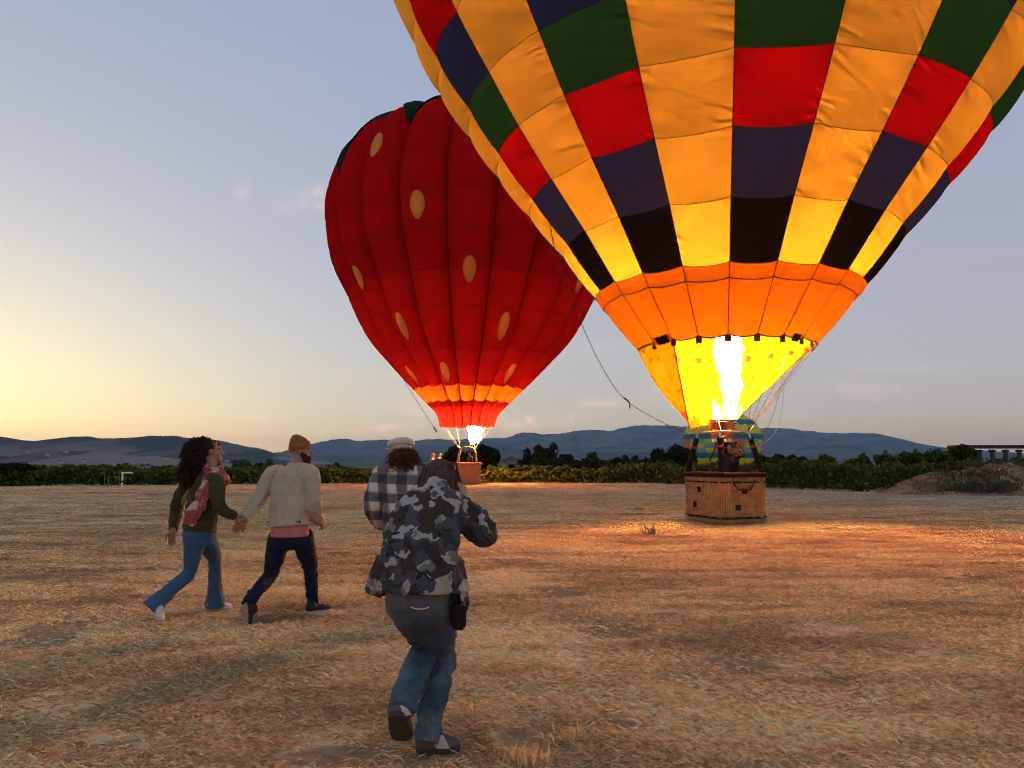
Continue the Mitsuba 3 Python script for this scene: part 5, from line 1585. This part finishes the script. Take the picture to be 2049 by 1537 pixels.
def beard(p):
    f = norm(J['face']); u = norm(V(0, 0, 1)); r = np.cross(f, u)
    q = (p - hd) @ np.stack([r, f, u]).T
    d = head_sdf(p, hd, f, u, 1.0, False) - 0.009 + 0.010 * (meshkit.fbm(p * 80, 2, 3) - 0.5)
    top = q[:, 2] + 0.030 - 0.55 * np.clip(0.045 - q[:, 1], -0.03, 0.08)
    d = smax(d, top, 0.006); d = smax(d, 0.0 - q[:, 1] - 0.004, 0.01)
    mouth = ellipsoid(q, (0, 0.105, -0.064), (0.026, 0.030, 0.013))
    return smax(d, -mouth, 0.004)


cloth(m, 'beard', beard, [hd], 0.005, HAIR_DARK, 0.15)
shoe(m, at(488, 1209, 7.06), at(487, 1256, 7.07) , V(0.85, 0.75, 0.1), 0.006, DARK_SHOE, TAN_SOLE, 1.1)
shoe(m, ground_at(612, 1228), ground_at(660, 1222), V(0, 0, 1), 0.006, DARK_SHOE, SOLE, 1.05)
for px in (593, 599):
    c = at(px, 1044, 7.28)
    obj('button', tube(np.array([c + V(0, 0.012, 0), c - V(0, 0.01, 0)]), 0.010, 8), 'black_mat', m + '__jacket')

# ---- the person in the plaid shirt and pale cap
J = dict(head=at(803, 905, 7.42), neck=at(807, 932, 7.38), chest=at(806, 952, 7.36), pelvis=at(812, 1066, 7.28),
         shL=at(768, 948, 7.40), elL=at(747, 1014, 7.36), wrL=at(768, 1052, 7.56), shR=at(842, 946, 7.36), elR=at(862, 1010, 7.36), wrR=at(848, 1052, 7.54),
         hipL=at(795, 1078, 7.30), knL=at(801, 1150, 7.42), anL=at(806, 1218, 7.26), toeL=at(806, 1229, 7.44),
         hipR=at(830, 1078, 7.26), knR=at(838, 1150, 7.36), anR=at(842, 1219, 7.22), toeR=at(845, 1230, 7.40),
         face=V(-0.72, 0.70, 0.0), up=V(0, 0, 1), s=0.97)
b = thing('person', 'person with auburn curls in a pale cap and black and white plaid overshirt', 'person')
body(b, J, SKIN_P, 0.009, False, dict(L=(V(0.4, 0.5, -0.4), V(0.6, -0.5, 0), -1, 0.8), R=(V(-0.4, 0.5, -0.4), V(-0.6, -0.5, 0), 1, 0.8)))
R_ = norm(J['shR'] - J['shL'])
PX0 = float(J['chest'][0])


def plaid(p, n, uv):
    a = (p.x - PX0) * 0.97 + 0.10 * (p.z - 1.0) + 0.012 * noise(p.z * 9, p.y * 9, 0.0)
    z = p.z + 0.05 * p.x + 0.012 * noise(p.x * 9, p.y * 9, 3.0)
    P1, P2 = 0.185, 0.175

    def band(t, per, o):
        u = t / per + o
        u = u - dr.floor(u)
        return smoothstep(0.02, 0.06, u) * (1 - smoothstep(0.52, 0.56, u)), smoothstep(0.55, 0.565, u) * (1 - smoothstep(0.595, 0.61, u))
    b1, l1 = band(a, P1, 0.06)
    b2, l2 = band(z, P2, 0.15)
    c = mix((0.66, 0.59, 0.51), (0.034, 0.037, 0.048), 1 - (1 - 0.80 * b1) * (1 - 0.80 * b2))
    c = mix(c, (0.30, 0.17, 0.10), 0.7 * dr.maximum(l1, l2))
    return c * (0.85 + 0.3 * noise(p.x * 60, p.y * 60, p.z * 60))


mat('plaid_mat', plaid, 0.9, 0.1, sheen=0.3)


def overshirt(p):
    t = loft(p, [J['pelvis'] + (0, 0, -0.045), J['pelvis'] * 0.5 + J['chest'] * 0.5, J['chest'] + (0, 0, -0.02), J['neck'] + (0, 0, -0.06), J['neck'] + (0, 0, 0.0)], [0.225, 0.215, 0.205, 0.12, 0.08], [0.16, 0.15, 0.13, 0.09, 0.08], R_, 0.016, 7, 4, cross=0.6)
    s = [loft(p, [J['sh' + q] + (J['chest'] - J['sh' + q]) * 0.3, J['sh' + q], J['el' + q], J['wr' + q]], [0.10, 0.095, 0.088, 0.062], [0.10, 0.095, 0.086, 0.06], X3, 0.014, 14, 31 + ord(q)) for q in 'LR']
    return smin(t, np.minimum(*s), 0.035)


def plain_legs(p, rs=(0.10, 0.09, 0.072, 0.064, 0.062)):
    hip = loft(p, [J['pelvis'] + (0, 0, 0.06), J['pelvis'], (J['hipL'] + J['hipR']) / 2 + (0, 0, -0.09)], [0.16, 0.175, 0.155], [0.12, 0.13, 0.115], R_)
    out = []
    for q in 'LR':
        a, k, n = J['hip' + q], J['kn' + q], J['an' + q]
        out.append(smin(hip, loft(p, [a, a * 0.5 + k * 0.5, k, k * 0.5 + n * 0.5, n + norm(n - k) * 0.03], rs, rs, R_, 0.010, 16, 9 + ord(q), fw=[0.2, 0.4, 1, 1, 1]), 0.05))
    return smin(out[0], out[1], 0.02)


cloth(b, 'overshirt', overshirt, [J[k] for k in ('pelvis', 'neck', 'shL', 'shR', 'elL', 'elR', 'wrL', 'wrR')], 0.0085, 'plaid_mat')
cloth(b, 'trousers', plain_legs, [J[k] for k in ('pelvis', 'hipL', 'hipR', 'knL', 'knR', 'anL', 'anR')], 0.010, DARK_DENIM)
for q in 'LR':
    shoe(b, J['an' + q] + V(0, -0.07, -0.085), J['toe' + q] + V(0, 0.05, -0.04), V(0, 0, 1), 0.009, WHITE_SHOE, SOLE)
hd = J['head']


def flatcap(p):
    c = hd + V(0.0, -0.02, 0.075)
    n_ = norm(V(-0.10, 0.20, 1)); x = norm(np.cross([0, 1, 0], n_)); y = np.cross(n_, x)
    R = np.stack([x, y, n_])
    a = ellipsoid(p, c + n_ * 0.006, (0.132, 0.130, 0.058), R)
    band = ellipsoid(p, c - n_ * 0.03, (0.092, 0.105, 0.055), R)
    d = smin(smax(a, -((p - c) @ n_ + 0.030), 0.015), smax(smax(band, -((p - c) @ n_ + 0.062), 0.01), (p - c) @ n_, 0.01), 0.012)
    f = norm(V(-0.86, 0.50, 0))
    br = ellipsoid(p, hd + f * 0.115 + V(0, 0, 0.030), (0.062, 0.075, 0.010), np.stack([f, np.cross([0, 0, 1], f), norm(V(0, 0, 1))]))
    d = smin(d, br, 0.012)
    return d + 0.006 * (meshkit.fbm(p * 22, 2, 3) - 0.5)


cloth(b, 'cap', flatcap, [hd - 0.1, hd + 0.12], 0.006, CAP, 0.10)


def curly(p):
    a = ellipsoid(p, at(804, 914, 7.36), (0.135, 0.11, 0.085))
    c = ellipsoid(p, at(812, 924, 7.34), (0.115, 0.09, 0.075))
    d = smin(a, c, 0.04)
    d = d + (np.abs(meshkit.fbm(p * 26, 3, 8) - 0.5) * -0.14 + 0.03)
    f = norm(V(-0.72, 0.70, 0))
    return smax(d, (p - hd) @ f - 0.02, 0.02)


cloth(b, 'hair', curly, [hd - 0.18, hd + 0.12], 0.008, HAIR_RED, 0.08)
obj('curl', curls(at(806, 916, 7.36), (0.115, 0.09, 0.065), 330, 15, 0.075, 0.013, 13, 0.0042, 0.8, V(-0.72, 0.70, 0)), HAIR_RED, b, smooth=True, label='loose auburn curls below the cap', kind='stuff')

# ---- the photographer in the camouflage jacket
J = dict(head=at(880, 968, 4.40), neck=at(874, 986, 4.24), chest=at(862, 1010, 4.12), pelvis=at(838, 1180, 3.90),
         shL=at(820, 1022, 4.16), elL=at(806, 1095, 4.42), wrL=at(868, 1000, 4.60), shR=at(910, 1018, 4.12), elR=at(968, 1066, 4.10), wrR=at(932, 1008, 4.36),
         hipL=at(816, 1200, 3.93), knL=at(850, 1288, 4.20), anL=at(808, 1405, 3.84), toeL=at(800, 1470, 3.92),
         hipR=at(868, 1203, 3.91), knR=at(885, 1312, 4.20), anR=at(856, 1462, 4.04), toeR=at(900, 1497, 4.16),
         face=V(0.12, 0.98, -0.15), up=V(0.02, 0.2, 1), s=1.0)
ph = thing('person', 'crouching photographer with long brown hair, seen from behind in camouflage jacket and worn jeans', 'person')
body(ph, J, SKIN_P, 0.0065, False, dict(L=(V(0.1, 0.25, 0.9), V(0.2, -0.3, 0.9), -1, 0.8), R=(V(-0.16, 0.15, 0.9), V(-0.75, 0.5, 0.1), 1, 0.8)))
R_ = norm(J['shR'] - J['shL'])
Fw = norm(np.cross(V(0, 0, 1), R_))


def camo(p, n, uv):
    x, y, z = p.x + 0.35 * p.z, p.y, p.z - 0.25 * p.x
    wx = 0.075 * (fbm(x * 22, y * 16, z * 22, octaves=3) - 0.5); wz = 0.075 * (fbm(x * 22 + 9, y * 16, z * 22, octaves=3) - 0.5)
    a = fbm((x + wx) * 14.5, y * 8, (z + wz) * 12.0, octaves=2)
    b_ = fbm((x + wx) * 13.5 + 20, y * 8 + 4, (z + wz) * 13.5, octaves=2)
    c_ = fbm((x + wx) * 13.0 + 50, y * 7 + 9, (z + wz) * 12.0, octaves=2)
    c = mi.Color3f(0.36, 0.325, 0.265)
    c = mix(c, (0.17, 0.155, 0.14), smoothstep(0.575, 0.582, c_))
    c = mix(c, (0.066, 0.068, 0.076), smoothstep(0.532, 0.538, a))
    c = mix(c, (0.050, 0.036, 0.028), smoothstep(0.562, 0.568, b_))
    edge = smoothstep(0.502, 0.506, a) * (1 - smoothstep(0.532, 0.536, a)) * smoothstep(0.44, 0.47, c_)
    edge = dr.maximum(edge, smoothstep(0.538, 0.542, b_) * (1 - smoothstep(0.562, 0.566, b_)) * smoothstep(0.40, 0.44, a))
    c = mix(c, (0.014, 0.013, 0.014), edge)
    return c * (0.85 + 0.3 * noise(p.x * 140, p.y * 140, p.z * 140))


mat('camo_mat', camo, 0.85, 0.15, sheen=0.2)
sp = [at(838, 1181, 3.90), at(842, 1120, 3.92), at(852, 1055, 4.02), at(864, 1014, 4.12), at(872, 990, 4.20), at(876, 977, 4.25)]


def camo_jacket(p):
    t = loft(p, sp, [0.222, 0.194, 0.186, 0.160, 0.10, 0.078], [0.20, 0.175, 0.16, 0.13, 0.09, 0.075], R_, 0.026, 6, 3, cross=0.55)
    s = [loft(p, [J['sh' + q] + (J['chest'] - J['sh' + q]) * 0.35, J['sh' + q], J['el' + q], J['wr' + q]], [0.09, 0.084, 0.076, 0.050], [0.09, 0.084, 0.074, 0.05], X3, 0.018, 15, 51 + ord(q)) for q in 'LR']
    d = smin(t, np.minimum(*s), 0.045)
    # the open front flaps swing out below the hem at both sides
    fl = loft(p, [at(775, 1120, 4.0), at(757, 1168, 3.97), at(748, 1186, 3.97)], [0.05, 0.055, 0.05], [0.09, 0.10, 0.10], R_, 0.012, 9, 5)
    fr = loft(p, [at(908, 1120, 3.98), at(920, 1180, 3.95), at(928, 1222, 3.95)], [0.05, 0.036, 0.022], [0.09, 0.08, 0.06], R_, 0.014, 9, 7)
    return union([d, fl, fr], 0.03)


def slack_jeans(p):
    hip = loft(p, [at(838, 1168, 3.90), at(839, 1194, 3.89), at(848, 1218, 3.92)], [0.166, 0.160, 0.105], [0.145, 0.145, 0.12], R_, 0.008, 9, 2)
    out = []
    for q, kr in (('L', 0.066), ('R', 0.068)):
        a, k, n = J['hip' + q], J['kn' + q], J['an' + q]
        out.append(smin(hip, loft(p, [a, a * 0.5 + k * 0.5, k, k * 0.5 + n * 0.5, n + norm(n - k) * (0.045 if q == 'L' else 0.055)], [0.108, 0.100, kr, 0.072, 0.068], [0.108, 0.100, kr, 0.070, 0.066], R_, 0.018, 15, 19 + ord(q), fw=[0.3, 0.7, 1.1, 0.8, 1.3]), 0.07))
    d = smin(out[0], out[1], 0.02)
    a = (p - J['pelvis']) @ R_
    bk = p[:, 1] < J['pelvis'][1] + 0.02
    d = d + 0.007 * np.exp(-((a - 0.00) / 0.008) ** 2) * bk * (p[:, 2] > 0.66)
    pk = np.maximum(np.abs(a - 0.092) - 0.060, np.abs(p[:, 2] - 0.735) - 0.062)
    return d - 0.004 * (np.clip(-pk / 0.006, 0, 1)) * bk


cloth(ph, 'jacket', camo_jacket, [J[k] for k in ('pelvis', 'neck', 'shL', 'shR', 'elL', 'elR', 'wrL', 'wrR')] + [at(928, 1225, 3.95), at(745, 1190, 3.97)], 0.0065, 'camo_mat')
jn = cloth(ph, 'jeans', slack_jeans, [J[k] for k in ('pelvis', 'hipL', 'hipR', 'knL', 'knR', 'anL', 'anR')], 0.0065, 'worn_denim_mat')
shoe(ph, at(792, 1432, 3.76), at(806, 1478, 3.93), V(-0.05, 0.75, 0.65), 0.005, GREY_SHOE, DARK_SOLE, 1.12)
shoe(ph, ground_at(832, 1514) + V(0, 0, 0.02), ground_at(912, 1506) + V(0, 0, 0.02), V(0, 0, 1), 0.005, GREY_SHOE, DARK_SOLE, 1.12, panel=SOLE)
sk_ = J['anL']
obj('sock', tube(np.array([sk_ + V(0.0, 0.0, 0.0), sk_ + V(0, -0.005, -0.052)]), [0.052, 0.052], 14), WHITE_SHOE, ph, smooth=True)
hd = J['head']


def long_hair(p):
    f = norm(J['face'])
    a = ellipsoid(p, hd + V(0, -0.012, 0.035), (0.098, 0.116, 0.104))
    bk = ellipsoid(p, hd + V(-0.005, -0.065, -0.05), (0.100, 0.062, 0.13))
    sr = chain(p, [hd + V(0.070, -0.01, 0.00), hd + V(0.098, -0.02, -0.06), hd + V(0.112, -0.05, -0.13)], [0.034, 0.028, 0.012])
    sl = chain(p, [hd + V(-0.070, -0.01, 0.00), hd + V(-0.098, -0.04, -0.04), hd + V(-0.118, -0.08, -0.085)], [0.034, 0.028, 0.012])
    d = union([a, bk, sr, sl], 0.03)
    st = meshkit.fbm(np.stack([p[:, 0] * 90, p[:, 1] * 90, p[:, 2] * 7], -1), 2, 6) - 0.5
    return smax(d + 0.016 * st, (p - hd) @ f - 0.075, 0.02)


cloth(ph, 'hair', long_hair, [hd - 0.17, hd + 0.16], 0.005, HAIR_BROWN, 0.05)
g = np.random.default_rng(77)
lk = []
for i in range(260):
    a = g.uniform(-2.9, -0.25) if i % 3 else g.choice([-0.15, -3.0]) + g.normal(0, 0.15)
    dx, dy = math.cos(a), math.sin(a)
    r0 = hd + V(dx * 0.088, dy * 0.102, 0.035 + 0.03 * g.normal())
    L = g.uniform(0.10, 0.22)
    m1 = r0 + V(dx * 0.022, dy * 0.022, -L * 0.5); e1 = r0 + V(dx * 0.035 + 0.012 * g.normal(), dy * 0.03 + 0.012 * g.normal(), -L)
    lk.append(tube(np.array([r0 - V(dx, dy, 0) * 0.02, r0 + V(dx, dy, 0) * 0.006, m1, e1]), [0.004, 0.0045, 0.004, 0.0012], 4, cap=False))
obj('lock', lk, HAIR_BROWN, ph, smooth=True, kind='stuff', label='loose strands of long brown hair')
for a, b, hgt in ((822, 858, 1219), (806, 812, 1190)):
    q = [at(x_, hgt - 4 * abs(2 * (x_ - a) / (b - a) - 1) ** 2, 3.735) for x_ in np.linspace(a, b, 9)]
    obj('stitching', tube(np.array(q), 0.0035, 5), WHITE_SHOE, jn, smooth=True)
# bag at the hip, camera at the eye
pc = at(917, 1236, 3.86)
bag = thing('camera_pouch', 'black camera pouch hanging at the photographer right hip', 'bag')
obj('pouch', box(pc, (0.072, 0.09, 0.11), 0.2, 0.02), 'pouch_mat', bag)
obj('flap', box(pc + V(0, 0, 0.045), (0.078, 0.098, 0.04), 0.2, 0.014), 'pouch_mat', bag)
obj('strap', tube(np.array([pc + V(0.01, 0, 0.06), pc + V(-0.01, 0.0, 0.15), pc + V(-0.03, 0.02, 0.22)]), 0.010, 6), 'black_mat', bag)
ramp_cloth('pouch_mat', (0.014, 0.013, 0.013), 0.4, 12)
cm = thing('camera', 'black camera held up to the photographer face', 'camera')
cc = hd + V(0.012, 0.165, -0.02)
obj('body', box(cc, (0.135, 0.055, 0.095), 0, 0.012), 'black_mat', cm)
obj('lens', tube(np.array([cc + V(0, 0.02, 0), cc + V(0, 0.10, 0), cc + V(0, 0.16, 0)]), [0.036, 0.036, 0.040], 20), 'black_mat', cm, smooth=40)


# ---- small figures: two by the far edge, two pilots
def figure(label, feet, height, face, skin, top, bottom, hairm, long=False, arm_up=None, h=0.02, coat=0.0):
    s = height / 1.75
    f = norm(V(face[0], face[1], 0)); r = np.cross(f, V(0, 0, 1))
    P = lambda a, b, c: feet + (r * a + f * b + V(0, 0, c)) * s
    J = dict(head=P(0, 0.02, 1.63), neck=P(0, 0, 1.49), chest=P(0, 0, 1.36), pelvis=P(0, 0, 0.98), shL=P(-0.17, 0, 1.42), elL=P(-0.23, 0.02, 1.14), wrL=P(-0.17, 0.16, 0.98),
             shR=P(0.17, 0, 1.42), elR=P(0.23, 0.02, 1.14), wrR=P(0.17, 0.16, 0.98), hipL=P(-0.09, 0, 0.92), knL=P(-0.10, 0.03, 0.50), anL=P(-0.11, 0, 0.09), toeL=P(-0.12, 0.15, 0.03),
             hipR=P(0.09, 0, 0.92), knR=P(0.10, 0.03, 0.50), anR=P(0.11, 0, 0.09), toeR=P(0.12, 0.15, 0.03), face=f, up=V(0, 0, 1), s=s)
    if arm_up is not None:
        q, e, w_ = arm_up
        J['el' + q], J['wr' + q] = e, w_
    k = thing('person', label, 'person')
    body(k, J, skin, min(h, 0.014), False, dict(L=(norm(J['wrL'] - J['elL']), f, -1, 0.6), R=(norm(J['wrR'] - J['elR']), f, 1, 0.6)))
    R = norm(J['shR'] - J['shL'])

    def topf(p):
        t = loft(p, [J['pelvis'] + V(0, 0, -0.06 - coat), J['pelvis'], J['chest'], J['neck'] - V(0, 0, 0.05), J['neck']], np.array([0.19, 0.18, 0.19, 0.11, 0.075]) * s, np.array([0.14, 0.13, 0.125, 0.085, 0.075]) * s, R, 0.012, 8, 3)
        a = [loft(p, [J['sh' + q] * 0.8 + J['chest'] * 0.2, J['sh' + q], J['el' + q], J['wr' + q]], [0.085, 0.078, 0.062, 0.046], [0.085, 0.078, 0.062, 0.046], V(1, 0.1, 0), 0.01, 14, 4) for q in 'LR']
        return smin(t, np.minimum(*a), 0.03)

    def legf(p):
        hip = loft(p, [J['pelvis'] + V(0, 0, 0.06), J['pelvis'], J['pelvis'] - V(0, 0, 0.14)], [0.15, 0.165, 0.15], [0.12, 0.125, 0.11], R)
        out = [smin(hip, loft(p, [J['hip' + q], J['kn' + q], J['an' + q]], [0.095, 0.07, 0.058], [0.095, 0.07, 0.058], R, 0.01, 14, 4), 0.04) for q in 'LR']
        return np.minimum(*out)
    pt = [v for n, v in J.items() if isinstance(v, np.ndarray) and n not in ('face', 'up')]
    cloth(k, 'jacket', topf, pt, h, top)
    cloth(k, 'trousers', legf, [J[n] for n in ('pelvis', 'anL', 'anR', 'hipL', 'hipR')], h, bottom)
    for q in 'LR':
        shoe(k, J['an' + q] - f * 0.07 - V(0, 0, 0.085), J['toe' + q] + f * 0.06 - V(0, 0, 0.025), V(0, 0, 1), 0.012, DARK_SHOE, DARK_SOLE)
    hd = J['head']

    def hairf(p):
        d = ellipsoid(p, hd + V(0, 0, 0.045) - f * 0.02, (0.088, 0.098, 0.088))
        if long:
            d = smin(d, ellipsoid(p, hd - f * 0.075 - V(0, 0, 0.10), (0.085, 0.06, 0.17)), 0.04)
        fr = (p - hd) @ f
        return smax(d + 0.012 * (meshkit.fbm(p * 30, 2, 3) - 0.5), np.minimum(fr - 0.045, fr - 0.10 + (0.06 - (p[:, 2] - hd[2])) * 3), 0.015)
    cloth(k, 'hair', hairf, [hd], 0.010, hairm, 0.3)
    return k, J


ORANGE_TOP = ramp_cloth('tan_jacket_mat', (0.42, 0.25, 0.15), 0.3, 9)
BLONDE = mat('blonde_hair_mat', (0.50, 0.32, 0.15), 0.5)
BLACK_CLOTH = ramp_cloth('black_cloth_mat', (0.018, 0.015, 0.015), 0.4, 8)
c1, c2 = at(866, 920, 43.2), at(879, 920, 43.0)
z_ = lambda c: V(c[0], c[1], float(height(np.array([c[0]]), np.array([c[1]]))[0]))
figure('woman with long blonde hair standing by the far basket beside a dark haired man', z_(c1), 1.74, (0.8, -0.3), SKIN_P, ORANGE_TOP, DARK_DENIM, BLONDE, True, h=0.022)
figure('dark haired bearded man standing beside the blonde woman by the far basket', z_(c2), 1.78, (0.9, -0.2), SKIN_P, ORANGE_TOP, DARK_DENIM, HAIR_DARK, h=0.022)
pf = V(BC[0] + 0.20, BC[1] + 0.02, 0.12)
_, J = figure('bearded pilot in black standing in the wicker basket under the burner', pf, 1.72, (-0.9, -0.45), SKIN_M, BLACK_CLOTH, DARK_DENIM, HAIR_DARK, h=0.014,
              arm_up=('L', at(1486, 908, 18.2), at(1470, 884, 18.3)), coat=0.05)
figure('pilot in dark clothes standing in the small brown basket by the flame', V(RBC[0] + 0.16, RBC[1], 0.09), 1.72, (-0.8, -0.6), SKIN_M, BLACK_CLOTH, DARK_DENIM, HAIR_DARK, h=0.022)
